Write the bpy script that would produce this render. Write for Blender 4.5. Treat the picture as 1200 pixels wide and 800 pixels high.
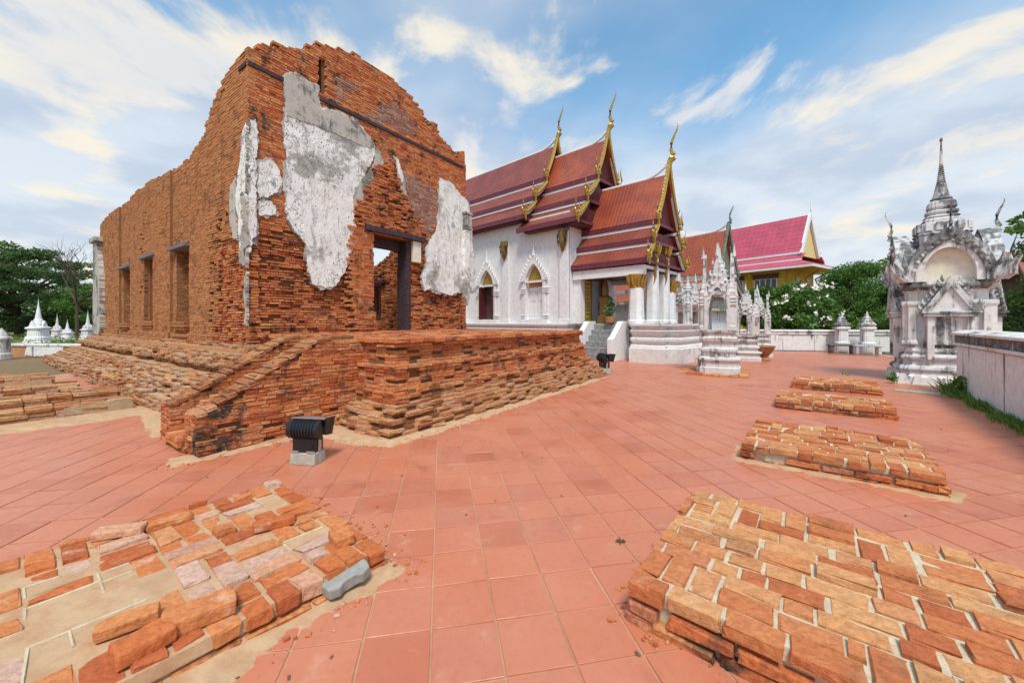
import bpy, bmesh, math, random
import numpy as np
from mathutils import Vector, Matrix, Euler, noise
from mathutils.geometry import tessellate_polygon

for _o in list(bpy.data.objects): bpy.data.objects.remove(_o)
scene = bpy.context.scene
COL = scene.collection
rad = math.radians

# ------------------------------------------------------------ camera, sky, sun, exposure
EYE, FPX, HZ = 1.5, 455.0, 377.0           # eye height (m), focal length in photo pixels, horizon row
cam_d = bpy.data.cameras.new('camera'); cam = bpy.data.objects.new('camera', cam_d); COL.objects.link(cam)
cam.location = (0, 0, EYE); cam.rotation_euler = (rad(90), 0, 0)
cam_d.sensor_width = 36; cam_d.lens = 36*FPX/1200; cam_d.shift_y = -(400-HZ)/1200
cam_d.clip_start = .05; cam_d.clip_end = 3000
scene.camera = cam
scene.view_settings.view_transform = 'Standard'; scene.view_settings.look = 'None'
scene.view_settings.gamma = 1; scene.view_settings.use_curve_mapping = False
scene.view_settings.exposure = 0.8
scene.render.engine = 'CYCLES'

SUN_EL, SUN_AZ = 58.0, 178.0               # azimuth clockwise from +Y: behind the camera, a little left
sun_d = bpy.data.lights.new('sun', 'SUN'); sun = bpy.data.objects.new('sun', sun_d); COL.objects.link(sun)
sun_d.energy = 1.9; sun_d.angle = rad(14); sun_d.color = (1, .93, .82)
sdir = Vector((math.sin(rad(SUN_AZ))*math.cos(rad(SUN_EL)), math.cos(rad(SUN_AZ))*math.cos(rad(SUN_EL)), math.sin(rad(SUN_EL))))
sun.rotation_euler = sdir.to_track_quat('Z', 'Y').to_euler()

world = bpy.data.worlds.new('World'); scene.world = world; world.use_nodes = True
def build_sky():
    nt = world.node_tree; N = nt.nodes; L = nt.links
    for n in list(N): N.remove(n)
    out = N.new('ShaderNodeOutputWorld'); bg = N.new('ShaderNodeBackground'); bg.inputs['Strength'].default_value = .1
    L.new(bg.outputs[0], out.inputs[0])
    sky = N.new('ShaderNodeTexSky'); sky.sky_type = 'NISHITA'; sky.sun_disc = False
    sky.sun_elevation = rad(SUN_EL); sky.sun_rotation = rad(SUN_AZ); sky.air_density = 1.0; sky.dust_density = .6; sky.ozone_density = 2.0
    tc = N.new('ShaderNodeTexCoord'); sep = N.new('ShaderNodeSeparateXYZ'); L.new(tc.outputs['Generated'], sep.inputs[0])
    def math_(op, a, b=None, c=None):
        m = N.new('ShaderNodeMath'); m.operation = op
        for i, v in enumerate((a, b, c)):
            if v is None: continue
            if isinstance(v, (int, float)): m.inputs[i].default_value = v
            else: L.new(v, m.inputs[i])
        return m.outputs[0]
    z = math_('MAXIMUM', sep.outputs[2], 0.0)
    den = math_('ADD', z, .16)
    cx = math_('DIVIDE', sep.outputs[0], den); cy = math_('DIVIDE', sep.outputs[1], den)
    comb = N.new('ShaderNodeCombineXYZ'); L.new(cx, comb.inputs[0]); L.new(cy, comb.inputs[1])
    def noise_(scale, detail, rough, off, dist=0.0, sc=(1, 1, 1), rot=0):
        mp = N.new('ShaderNodeMapping'); mp.inputs['Location'].default_value = off; mp.inputs['Scale'].default_value = sc
        mp.inputs['Rotation'].default_value = (0, 0, rot)
        L.new(comb.outputs[0], mp.inputs[0])
        n = N.new('ShaderNodeTexNoise'); n.inputs['Scale'].default_value = scale; n.inputs['Detail'].default_value = detail
        n.inputs['Roughness'].default_value = rough; n.inputs['Distortion'].default_value = dist
        L.new(mp.outputs[0], n.inputs['Vector']); return n.outputs['Fac']
    def ramp_(v, a, b):
        m = N.new('ShaderNodeMapRange'); m.interpolation_type = 'SMOOTHSTEP'
        m.inputs['From Min'].default_value = a; m.inputs['From Max'].default_value = b; L.new(v, m.inputs['Value']); return m.outputs[0]
    def mix_(f, a, b):
        m = N.new('ShaderNodeMix'); m.data_type = 'RGBA'; m.clamp_factor = True
        for v, i in ((f, 0), (a, 6), (b, 7)):
            if isinstance(v, (int, float)): m.inputs[i].default_value = v
            elif isinstance(v, tuple): m.inputs[i].default_value = (*v, 1)
            else: L.new(v, m.inputs[i])
        return m.outputs[2]
    big = noise_(.62, 5, .55, SKY_OFF1, .3)
    puff = noise_(2.1, 9, .55, SKY_OFF2, .35, (1, .8, 1), .5)
    wisp = noise_(.9, 6, .55, SKY_OFF3, .4, (.7, 1.3, 1), .35)
    # broad thin veil, denser towards the horizon
    hor = ramp_(z, .62, .06)
    veil = ramp_(math_('ADD', math_('MULTIPLY', big, .78), math_('MULTIPLY', hor, .42)), .30, .57)
    veil = math_('MULTIPLY', veil, math_('ADD', .66, math_('MULTIPLY', hor, .26)))
    cum = ramp_(math_('ADD', math_('MULTIPLY', puff, .72), math_('MULTIPLY', wisp, .34)), .535, .62)
    cum = math_('MULTIPLY', cum, .9)
    shade = ramp_(noise_(2.0, 5, .5, (3.1, 8.2, 0)), .38, .62)
    deep = mix_(ramp_(z, .02, .55), sky.outputs[0], sky.outputs[0])
    blue = N.new('ShaderNodeMix'); blue.data_type = 'RGBA'; blue.blend_type = 'MULTIPLY'; blue.inputs[0].default_value = 1
    L.new(deep, blue.inputs[6]); blue.inputs[7].default_value = (*SKY_TINT, 1)
    c1 = mix_(veil, blue.outputs[2], mix_(shade, VEIL_A, VEIL_B))
    c2 = mix_(cum, c1, mix_(shade, CLOUD_A, CLOUD_B))
    L.new(c2, bg.inputs['Color'])
SKY_OFF1 = (16.7, 9.5, 0); SKY_OFF2 = (12.8, 3.0, 0); SKY_OFF3 = (12.7, 17.4, 0)
SKY_TINT = (1.0, 1.42, 1.36)
VEIL_A = (3.55, 3.8, 4.35); VEIL_B = (4.7, 4.85, 5.05)
CLOUD_A = (4.7, 4.7, 4.75); CLOUD_B = (5.7, 5.25, 4.4)
build_sky()

# ------------------------------------------------------------ helpers
def G(px, py, z=0.0):
    """photo measurement -> point at height z (used to survey the place)"""
    Y = (EYE-z)*FPX/(py-HZ); return ((px-600)/FPX*Y, Y)

class MB:
    def __init__(s): s.v = []; s.f = []; s.sm = False
    def add(s, vs, fs):
        o = len(s.v); s.v += [tuple(p) for p in vs]; s.f += [tuple(i+o for i in f) for f in fs]; return s
    def box(s, x0, x1, y0, y1, z0, z1, M=None):
        vs = [(x, y, z) for z in (z0, z1) for y in (y0, y1) for x in (x0, x1)]
        if M is not None: vs = [M @ Vector(p) for p in vs]
        return s.add(vs, [(0, 2, 3, 1), (4, 5, 7, 6), (0, 1, 5, 4), (2, 6, 7, 3), (0, 4, 6, 2), (1, 3, 7, 5)])
    def hexa(s, bot, top):
        vs = list(bot)+list(top); n = len(bot)
        fs = [tuple(range(n-1, -1, -1)), tuple(range(n, 2*n))]+[(i, (i+1) % n, n+(i+1) % n, n+i) for i in range(n)]
        return s.add(vs, fs)
    def plan(s, plan, prof, c=(0, 0), cap=True):
        """stack of scaled copies of a plan polygon: prof = [(scale, z), ...]"""
        n = len(plan); vs = []; fs = []
        for r, z in prof: vs += [(c[0]+x*r, c[1]+y*r, z) for x, y in plan]
        for k in range(len(prof)-1):
            for i in range(n):
                j = (i+1) % n; fs.append((k*n+i, k*n+j, (k+1)*n+j, (k+1)*n+i))
        if cap: fs.append(tuple(range(n-1, -1, -1))); fs.append(tuple((len(prof)-1)*n+i for i in range(n)))
        return s.add(vs, fs)
    def lathe(s, prof, c=(0, 0), seg=14):
        return s.plan([(math.cos(2*math.pi*i/seg), math.sin(2*math.pi*i/seg)) for i in range(seg)], prof, c)
    def tube(s, path, radii, seg=6, flat=1.0):
        path = [Vector(p) for p in path]; vs = []; fs = []
        for i, p in enumerate(path):
            t = (path[min(i+1, len(path)-1)]-path[max(i-1, 0)]).normalized()
            a = t.cross(Vector((0, 0, 1)))
            if a.length < .05: a = t.cross(Vector((1, 0, 0)))
            a.normalize(); b = t.cross(a); r = radii[i] if hasattr(radii, '__len__') else radii
            vs += [p+a*(math.cos(2*math.pi*k/seg)*r*flat)+b*(math.sin(2*math.pi*k/seg)*r) for k in range(seg)]
        for i in range(len(path)-1):
            for k in range(seg):
                j = (k+1) % seg; fs.append((i*seg+k, i*seg+j, (i+1)*seg+j, (i+1)*seg+k))
        fs.append(tuple(range(seg-1, -1, -1))); fs.append(tuple((len(path)-1)*seg+k for k in range(seg)))
        return s.add(vs, fs)
    def slab(s, pts, d):
        """polygon pts (3D) extruded by vector d, concave allowed"""
        pts = [Vector(p) for p in pts]; d = Vector(d); n = len(pts)
        tri = tessellate_polygon([pts])
        fs = [tuple(t) for t in tri]+[tuple(i+n for i in reversed(t)) for t in tri]+[(i, (i+1) % n, n+(i+1) % n, n+i) for i in range(n)]
        return s.add(pts+[p+d for p in pts], fs)
    def ring(s, outer, inner, d):
        """strip between two polylines of equal length, extruded by d"""
        o = [Vector(p) for p in outer]; i_ = [Vector(p) for p in inner]; d = Vector(d)
        for k in range(len(o)-1):
            q = [o[k], o[k+1], i_[k+1], i_[k]]
            s.hexa(q, [p+d for p in q])
        return s
    def build(s, name, mat=None, parent=None, smooth=False, bevel=0, fix=True):
        me = bpy.data.meshes.new(name); me.from_pydata([tuple(p) for p in s.v], [], s.f)
        if fix:
            bm = bmesh.new(); bm.from_mesh(me); bmesh.ops.recalc_face_normals(bm, faces=bm.faces); bm.to_mesh(me); bm.free()
        if smooth:
            for p in me.polygons: p.use_smooth = True
            try: me.set_sharp_from_angle(angle=rad(40))
            except Exception: pass
        o = bpy.data.objects.new(name, me); COL.objects.link(o)
        if mat: me.materials.append(mat)
        if parent: o.parent = parent
        if bevel:
            m = o.modifiers.new('bevel', 'BEVEL'); m.width = bevel; m.segments = 2; m.limit_method = 'ANGLE'
        return o

def tag(o, label=None, cat=None, group=None, kind=None):
    for k, v in (('label', label), ('category', cat), ('group', group), ('kind', kind)):
        if v: o[k] = v
    return o
def thing(name, loc, rz=0, label=None, cat=None, group=None):
    o = bpy.data.objects.new(name, None); COL.objects.link(o); o.location = (loc[0], loc[1], loc[2] if len(loc) > 2 else 0)
    o.rotation_euler = (0, 0, rz); o.empty_display_size = .3
    return tag(o, label, cat, group, 'thing')
def copy_tree(o, parent=None):
    c = o.copy(); COL.objects.link(c)
    if parent: c.parent = parent
    for ch in list(o.children): copy_tree(ch, c)
    return c
def fnoise(x, y, z=0, s=1.0): return noise.noise(Vector((x*s, y*s, z)))

# ------------------------------------------------------------ materials
class NT:
    def __init__(s, name, rough=.8, spec=.3):
        s.m = bpy.data.materials.new(name); s.m.use_nodes = True; s.N = s.m.node_tree.nodes; s.L = s.m.node_tree.links
        s.b = s.N['Principled BSDF']; s.b.inputs['Roughness'].default_value = rough; s.b.inputs['Specular IOR Level'].default_value = spec
        g = s.N.new('ShaderNodeNewGeometry'); s.pos = g.outputs['Position']; s.nrm = g.outputs['Normal']
    def link(s, v, inp):
        if isinstance(v, (int, float)): inp.default_value = v
        elif isinstance(v, tuple): inp.default_value = (*v, 1) if len(v) == 3 and inp.type == 'RGBA' else v
        else: s.L.new(v, inp)
    def math(s, op, a, b=None, c=None):
        m = s.N.new('ShaderNodeMath'); m.operation = op
        for i, v in enumerate((a, b, c)):
            if v is not None: s.link(v, m.inputs[i])
        return m.outputs[0]
    def map(s, sc=(1, 1, 1), loc=(0, 0, 0), src=None, rot=(0, 0, 0)):
        m = s.N.new('ShaderNodeMapping'); m.inputs['Scale'].default_value = sc; m.inputs['Location'].default_value = loc; m.inputs['Rotation'].default_value = rot
        s.L.new(src or s.pos, m.inputs[0]); return m.outputs[0]
    def noise(s, scale, detail=4, rough=.55, vec=None, dist=0):
        n = s.N.new('ShaderNodeTexNoise'); n.inputs['Scale'].default_value = scale; n.inputs['Detail'].default_value = detail
        n.inputs['Roughness'].default_value = rough; n.inputs['Distortion'].default_value = dist
        s.L.new(vec or s.pos, n.inputs['Vector']); return n.outputs['Fac']
    def voro(s, scale, vec=None, feat='F1'):
        n = s.N.new('ShaderNodeTexVoronoi'); n.inputs['Scale'].default_value = scale; n.feature = feat
        s.L.new(vec or s.pos, n.inputs['Vector']); return n.outputs['Distance']
    def rng(s, v, a, b, c=0.0, d=1.0):
        m = s.N.new('ShaderNodeMapRange'); m.interpolation_type = 'SMOOTHSTEP'
        for i, x in zip(('From Min', 'From Max', 'To Min', 'To Max'), (a, b, c, d)): m.inputs[i].default_value = x
        s.L.new(v, m.inputs['Value']); return m.outputs[0]
    def mix(s, f, a, b, mode='MIX'):
        m = s.N.new('ShaderNodeMix'); m.data_type = 'RGBA'; m.blend_type = mode
        s.link(f, m.inputs[0]); s.link(a, m.inputs[6]); s.link(b, m.inputs[7]); return m.outputs[2]
    def ramp(s, v, stops, interp='LINEAR'):
        r = s.N.new('ShaderNodeValToRGB'); r.color_ramp.interpolation = interp; e = r.color_ramp.elements
        while len(e) < len(stops): e.new(.5)
        for el, (p, c) in zip(e, stops): el.position = p; el.color = (*c, 1)
        s.L.new(v, r.inputs[0]); return r.outputs[0]
    def tint(s):
        a = s.N.new('ShaderNodeAttribute'); a.attribute_name = 'tint'
        o = s.N.new('ShaderNodeObjectInfo')
        return s.math('FRACT', s.math('ADD', a.outputs['Fac'], o.outputs['Random']))
    def done(s, col, rough=None, bump=None, strength=.4, dist=.01):
        s.link(col, s.b.inputs['Base Color'])
        if rough is not None: s.link(rough, s.b.inputs['Roughness'])
        if bump is not None:
            b = s.N.new('ShaderNodeBump'); b.inputs['Strength'].default_value = strength; b.inputs['Distance'].default_value = dist
            s.L.new(bump, b.inputs['Height']); s.L.new(b.outputs[0], s.b.inputs['Normal'])
        return s.m

def m_brick(name, stops, stain=.35, pale=.25, seed=0.0, stain_col=(.045, .04, .035), pale_col=(.56, .43, .29), dk=1.0):
    t = NT(name, .9, .2); k = t.tint()
    col = t.ramp(k, stops)
    v = t.map((1, 1, 1), (seed*3.1, seed*1.7, seed*2.3))
    n1 = t.noise(34, 5, .6, v); n2 = t.noise(2.1, 5, .62, v); n3 = t.noise(5.5, 6, .65, t.map((1, 1, 1), (seed+9, 4, 1)))
    col = t.mix(t.rng(n1, .36, .66, 0, .75*dk), col, t.mix(1, col, (.50, .42, .38), 'MULTIPLY'))
    col = t.mix(t.rng(t.noise(11, 6, .7, v), .54, .70, 0, .5*dk), col, t.mix(1, col, (.45, .36, .32), 'MULTIPLY'))
    col = t.mix(t.rng(t.noise(14, 5, .65, t.map((1, 1, 1), (seed, 7, 3))), .55, .72, 0, .45), col, t.mix(1, col, (1.25, 1.35, 1.5), 'MULTIPLY'))
    col = t.mix(t.math('MULTIPLY', t.rng(n3, .56, .74), pale), col, pale_col)
    st = t.math('MULTIPLY', t.rng(n2, .50, .66), t.rng(n3, .40, .58))
    col = t.mix(t.math('MULTIPLY', st, stain), col, stain_col)
    gr = t.math('MULTIPLY', t.rng(t.noise(3.2, 6, .65, t.map((1, 1, .16), (seed*2, 1, 0)), .3), .56, .68), t.rng(n2, .42, .56))
    col = t.mix(t.math('MULTIPLY', gr, stain*.8), col, t.mix(1, col, (.22, .20, .20), 'MULTIPLY'))
    pits = t.rng(t.voro(60, v), .05, .3)
    h = t.math('ADD', t.math('ADD', t.math('MULTIPLY', n1, .6), t.math('MULTIPLY', t.noise(13, 5, .6, v), .8)), t.math('MULTIPLY', pits, .10))
    return t.done(col, t.rng(n3, .3, .7, .82, .97), h, 1.0, .016)
ORANGE = [(0, (.40, .10, .045)), (.2, (.56, .16, .06)), (.55, (.64, .22, .075)), (.8, (.68, .30, .12)), (1, (.50, .19, .11))]
TAN = [(0, (.42, .17, .07)), (.3, (.54, .24, .095)), (.6, (.58, .27, .11)), (1, (.48, .18, .075))]
PALE = [(0, (.46, .13, .05)), (.25, (.56, .19, .075)), (.5, (.62, .27, .11)), (.8, (.66, .34, .15)), (1, (.55, .21, .10))]
M = {}
M['brick'] = m_brick('brick_orange', ORANGE, 1.0, .6, 1, dk=.85, pale_col=(.62, .42, .28))
M['brick_tan'] = m_brick('brick_tan', TAN, .6, .4, 2, dk=.7, pale_col=(.62, .38, .22))
M['brick_slab'] = m_brick('brick_slab', PALE, .3, .5, 3, dk=.55, pale_col=(.66, .46, .26))
M['brick_slab_red'] = m_brick('brick_slab_red', [(0, (.46, .12, .045)), (.3, (.60, .18, .06)), (.62, (.64, .26, .10)), (.85, (.64, .42, .33)), (1, (.56, .30, .20))], .12, .6, 6, pale_col=(.68, .54, .42), dk=.55)
M['brick_plinth'] = m_brick('brick_plinth', [(0, (.36, .13, .06)), (.4, (.54, .24, .10)), (.75, (.62, .36, .18)), (1, (.48, .27, .2))], .2, .5, 4, pale_col=(.62, .47, .32))
M['brick_cope'] = m_brick('brick_coping', [(0, (.36, .13, .055)), (.5, (.46, .20, .09)), (1, (.52, .28, .15))], .75, .4, 8)
M['brick_purple'] = m_brick('brick_weathered', [(0, (.30, .14, .10)), (.5, (.42, .21, .15)), (1, (.48, .32, .26))], .3, .5, 5, pale_col=(.6, .52, .46))

M['cream_yellow'] = None
def m_mortar(name, base, dark, scale=18):
    t = NT(name, .95, .1); n = t.noise(scale, 6, .65); n2 = t.noise(3, 4, .6)
    col = t.mix(t.rng(n, .35, .7), base, dark); col = t.mix(t.rng(n2, .45, .7, 0, .5), col, tuple(c*.75 for c in base))
    return t.done(col, None, t.noise(45, 5, .7), .7, .008)
M['mortar'] = m_mortar('mortar', (.50, .38, .25), (.40, .27, .16))
M['mortar_orange'] = m_mortar('mortar_orange', (.56, .30, .15), (.44, .20, .09))
M['mortar_line'] = m_mortar('mortar_line', (.30, .16, .08), (.22, .11, .055))
M['mortar_dark'] = m_mortar('mortar_deep', (.26, .12, .06), (.20, .09, .045))
M['sand'] = m_mortar('sand', (.56, .38, .23), (.48, .27, .15), 9)
M['grout'] = m_mortar('grout', (.58, .36, .22), (.40, .19, .11), .8)
M['joint'] = m_mortar('slab_mortar', (.64, .55, .41), (.52, .42, .29), 22)

def m_plaster(name, base=(.74, .74, .73), dark=(.05, .05, .052), amount=.5, tan=.2, streak=.5, seed=0.0, rough=.85, speck=.4):
    t = NT(name, rough, .25)
    v = t.map((1, 1, 1), (seed*7.3, seed*3.9, seed))
    n1 = t.noise(1.6, 8, .66, v, .4); n2 = t.noise(7, 6, .65, v); st = t.noise(6.5, 6, .62, t.map((1, 1, .09), (seed, seed*2, 0)), .2)
    col = t.mix(t.rng(n2, .35, .7), base, tuple(c*.84 for c in base))
    col = t.mix(t.rng(t.noise(.9, 5, .6, t.map((1, 1, 1), (seed+4, 1, 6))), .54, .72, 0, tan), col, (.62, .46, .30))
    mix_ = t.math('ADD', t.math('MULTIPLY', n1, 1-streak), t.math('MULTIPLY', st, streak))
    import statistics
    lo = .5+(.085 if streak < .7 else .075)*statistics.NormalDist().inv_cdf(1-amount)-.035
    col = t.mix(t.rng(mix_, lo, lo+.08, 0, .9), col, t.mix(t.rng(n2, .35, .65), dark, (.20, .20, .20)))
    pits = t.math('MAXIMUM', t.rng(t.voro(15, t.map((1, 1, .7), (seed, 2, 5))), .13, .24), t.rng(t.noise(2.6, 3, .5, t.map((1, 1, 1), (seed, 5, 2))), .62, .45))
    col = t.mix(t.math('MULTIPLY', t.math('SUBTRACT', 1.0, pits), speck), col, (.12, .12, .12))
    return t.done(col, None, t.math('ADD', n2, t.math('MULTIPLY', pits, .4)), .45, .012)
M['plaster_grey'] = m_plaster('plaster_grey', (.50, .47, .42), (.11, .10, .09), .42, .45, .3, 2, speck=.6)
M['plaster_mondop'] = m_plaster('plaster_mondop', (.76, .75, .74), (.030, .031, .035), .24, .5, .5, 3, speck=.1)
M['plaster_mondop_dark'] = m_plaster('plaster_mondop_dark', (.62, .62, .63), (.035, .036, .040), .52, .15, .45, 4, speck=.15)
M['plaster_wall'] = m_plaster('plaster_wall', (.78, .78, .78), (.07, .07, .07), .12, .2, .8, 5, speck=.1)
M['plaster_shrine'] = m_plaster('plaster_shrine', (.66, .64, .64), (.12, .12, .12), .27, .2, .45, 6, speck=.1)
M['plaster_base'] = m_plaster('plaster_base', (.76, .74, .73), (.20, .19, .19), .13, .12, .25, 7, speck=.1)
M['white_wall'] = m_plaster('white_wall', (.80, .80, .805), (.45, .45, .46), .04, .0, .6, 8, .6, speck=0)
M['cap_dark'] = m_plaster('wall_cap_stain', (.60, .60, .60), (.010, .010, .010), .95, .02, .6, 9, speck=.0)
M['cream'] = m_plaster('cream_niche', (.80, .73, .60), (.55, .42, .28), .12, .4, .2, 10, speck=0)
def m_ruin_plaster():
    t = NT('plaster_ruin', .88, .2)
    n2 = t.noise(6, 7, .68); big = t.noise(.9, 6, .62); st = t.noise(7, 6, .65, t.map((1, 1, .25)), .4)
    col = t.mix(t.rng(n2, .35, .68), (.86, .86, .84), (.72, .71, .68))
    col = t.mix(t.rng(t.noise(1.7, 5, .6, t.map((1, 1, 1), (3, 8, 1))), .52, .68, 0, .4), col, (.60, .48, .32))
    fl = t.rng(t.voro(17, t.map((1, 1, .5), (1, 2, 5))), .30, .10); gate = t.rng(t.noise(2.4, 5, .65, t.map((1, 1, .6), (6, 1, 2))), .47, .62)
    col = t.mix(t.math('MULTIPLY', t.math('MULTIPLY', fl, gate), .85), col, (.09, .09, .085))
    col = t.mix(t.rng(st, .53, .68, 0, .65), col, (.20, .195, .185))
    col = t.mix(t.rng(t.math('ADD', t.math('MULTIPLY', big, .7), t.math('MULTIPLY', n2, .3)), .515, .60, 0, .8), col, t.mix(t.rng(n2, .4, .6), (.10, .10, .09), (.34, .32, .28)))
    e = t.N.new('ShaderNodeTexVoronoi'); e.feature = 'DISTANCE_TO_EDGE'; e.inputs['Scale'].default_value = 4.5
    mp = t.N.new('ShaderNodeVectorMath'); mp.operation = 'ADD'; nz = t.N.new('ShaderNodeTexNoise'); nz.inputs['Scale'].default_value = 5; t.L.new(t.pos, nz.inputs['Vector'])
    sc = t.N.new('ShaderNodeVectorMath'); sc.operation = 'SCALE'; sc.inputs['Scale'].default_value = .35; t.L.new(nz.outputs['Color'], sc.inputs[0]); t.L.new(t.pos, mp.inputs[0]); t.L.new(sc.outputs[0], mp.inputs[1]); t.L.new(mp.outputs[0], e.inputs['Vector'])
    crack = t.math('MULTIPLY', t.rng(e.outputs['Distance'], .022, .004), t.rng(t.noise(1.0, 3, .5, t.map((1, 1, 1), (2, 2, 9))), .46, .56))
    col = t.mix(t.math('MULTIPLY', crack, .85), col, (.10, .09, .08))
    h = t.math('SUBTRACT', t.math('ADD', n2, t.math('MULTIPLY', big, .8)), t.math('MULTIPLY', t.math('MAXIMUM', fl, crack), .6))
    return t.done(col, None, h, .8, .02)
M['plaster_ruin'] = m_ruin_plaster()

def m_plain(name, col, rough=.5, spec=.4, metal=0.0, var=.25, scale=8, bump=.15, coat=0):
    t = NT(name, rough, spec); n = t.noise(scale, 5, .6)
    t.b.inputs['Metallic'].default_value = metal
    c = t.mix(t.rng(n, .3, .7), col, tuple(x*(1-var) for x in col))
    return t.done(c, t.rng(n, .3, .7, max(rough-.08, .05), min(rough+.1, 1)), t.noise(scale*6, 4, .6), bump, .006)
M['timber'] = m_plain('dark_purple_timber', (.075, .045, .055), .7, .3, 0, .5, 14, .4)
M['timber_grey'] = m_plain('weathered_timber', (.22, .20, .22), .8, .2, 0, .4, 16, .4)
M['gold'] = m_plain('gilt', (.62, .40, .09), .38, .5, .55, .45, 22, .5)
M['gold_dark'] = m_plain('old_gilt', (.30, .19, .06), .45, .5, .5, .6, 22, .6)
M['fascia'] = m_plain('maroon_paint', (.17, .035, .055), .45, .4, 0, .25, 5)
M['fascia_white'] = m_plain('white_paint', (.80, .79, .80), .5, .4, 0, .1, 4)
M['black_metal'] = m_plain('black_metal', (.018, .019, .024), .32, .5, .2, .3, 12, .1)
M['steel'] = m_plain('bare_steel', (.55, .55, .56), .35, .5, .8, .2, 12, .1)
M['concrete'] = m_plain('concrete', (.46, .43, .37), .9, .2, 0, .25, 14, .6)
M['yellow'] = m_plain('yellow_paint', (.66, .43, .05), .6, .3, 0, .15, 2)
M['glass'] = m_plain('window_glass', (.03, .035, .045), .08, .6, 0, .1, 2, 0)
M['dark_red'] = m_plain('dark_red_board', (.11, .022, .025), .55, .3, 0, .3, 5)
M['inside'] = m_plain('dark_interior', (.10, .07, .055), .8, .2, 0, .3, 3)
M['terracotta'] = m_plain('terracotta', (.42, .19, .085), .75, .3, 0, .3, 9, .3)
M['bark'] = m_plain('bark', (.12, .09, .065), .9, .2, 0, .5, 14, .8)
M['green_gable'] = m_plain('grey_green_gable', (.20, .23, .19), .7, .3, 0, .4, 6, .3)
M['soil'] = m_plain('soil', (.20, .13, .08), .95, .1, 0, .4, 6, .8)
M['paver'] = m_plain('grey_paver', (.36, .36, .33), .9, .2, 0, .25, 20, .7)
M['door_grey'] = m_plain('grey_door', (.50, .50, .52), .6, .3, 0, .1, 4)
M['stair_stone'] = m_plain('stair_stone', (.34, .34, .34), .6, .3, 0, .5, 9, .3)

def m_rooftile(name, col, col2, rows, cols, ang, rough=.35, var=.35):
    """tile courses: bump from the height (rows) and along the wall direction (cols)"""
    t = NT(name, rough, .5)
    v = t.map((1, 1, 1), (0, 0, 0), None, (0, 0, -ang))
    sx = t.N.new('ShaderNodeSeparateXYZ'); t.L.new(v, sx.inputs[0])
    fr = t.math('FRACT', t.math('MULTIPLY', sx.outputs[2], rows))
    fc = t.math('ABSOLUTE', t.math('SUBTRACT', t.math('FRACT', t.math('MULTIPLY', sx.outputs[1], cols)), .5))
    n = t.noise(1.1, 5, .6); n2 = t.noise(14, 4, .6)
    c = t.mix(t.rng(n, .38, .62), col, col2); c = t.mix(t.rng(n2, .35, .7, 0, var), c, tuple(x*.45 for x in col))
    c = t.mix(t.rng(fr, .0, .16, .5, 0), c, tuple(x*.3 for x in col))
    c = t.mix(t.rng(fc, .40, .5, 0, .35), c, tuple(x*.35 for x in col))
    h = t.math('ADD', t.math('MULTIPLY', fr, -.8), t.math('MULTIPLY', fc, -.8))
    return t.done(c, t.rng(n2, .3, .7, rough-.1, rough+.2), h, .7, .03)
M['floor_tile'] = None
def m_floor():
    t = NT('terracotta_tile', .45, .5); k = t.tint()
    n = t.noise(1.3, 6, .6); n2 = t.noise(22, 5, .65); n3 = t.noise(.45, 4, .5)
    c = t.ramp(k, [(0, (.45, .13, .07)), (.15, (.53, .17, .09)), (.5, (.56, .185, .098)), (.85, (.53, .185, .11)), (1, (.48, .16, .10))])
    c = t.mix(t.rng(n, .38, .7, 0, .5), c, (.57, .24, .145)); c = t.mix(t.rng(n2, .45, .75, 0, .35), c, (.37, .12, .08))
    c = t.mix(t.rng(n3, .45, .65, 0, .3), c, (.54, .22, .135))
    d = t.noise(5, 8, .7); c = t.mix(t.rng(d, .56, .74, 0, .5), c, (.60, .38, .27))
    w = t.noise(2.6, 7, .7, t.map((1, 1, 1), (4, 9, 2)), .6); c = t.mix(t.rng(w, .55, .70, 0, .45), c, (.30, .10, .07))
    return t.done(c, t.rng(t.math('ADD', t.math('MULTIPLY', n, .6), t.math('MULTIPLY', n2, .4)), .35, .65, .30, .55), n2, .12, .004)
M['floor_tile'] = m_floor()
def m_leaf(name, a, b, c):
    t = NT(name, .5, .35); k = t.tint()
    col = t.ramp(k, [(0, a), (.5, b), (1, c)])
    t.b.inputs['Subsurface Weight'].default_value = 0
    tr = t.N.new('ShaderNodeBsdfTranslucent'); t.L.new(col, tr.inputs[0])
    mx = t.N.new('ShaderNodeMixShader'); mx.inputs[0].default_value = .3
    out = t.N['Material Output']; t.L.new(t.b.outputs[0], mx.inputs[1]); t.L.new(tr.outputs[0], mx.inputs[2]); t.L.new(mx.outputs[0], out.inputs[0])
    return t.done(col)
M['leaf_dark'] = m_leaf('leaf_dark', (.04, .085, .028), (.075, .155, .04), (.13, .23, .06))
M['leaf_mid'] = m_leaf('leaf_mid', (.05, .12, .022), (.09, .20, .035), (.15, .28, .05))
M['leaf_light'] = m_leaf('leaf_light', (.08, .17, .025), (.14, .26, .04), (.22, .33, .06))
M['flower'] = m_plain('white_petals', (.82, .80, .72), .6, .3, 0, .05, 5, 0)
M['leaf_grass'] = m_leaf('grass_blades', (.08, .18, .025), (.14, .28, .04), (.22, .36, .07))

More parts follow.
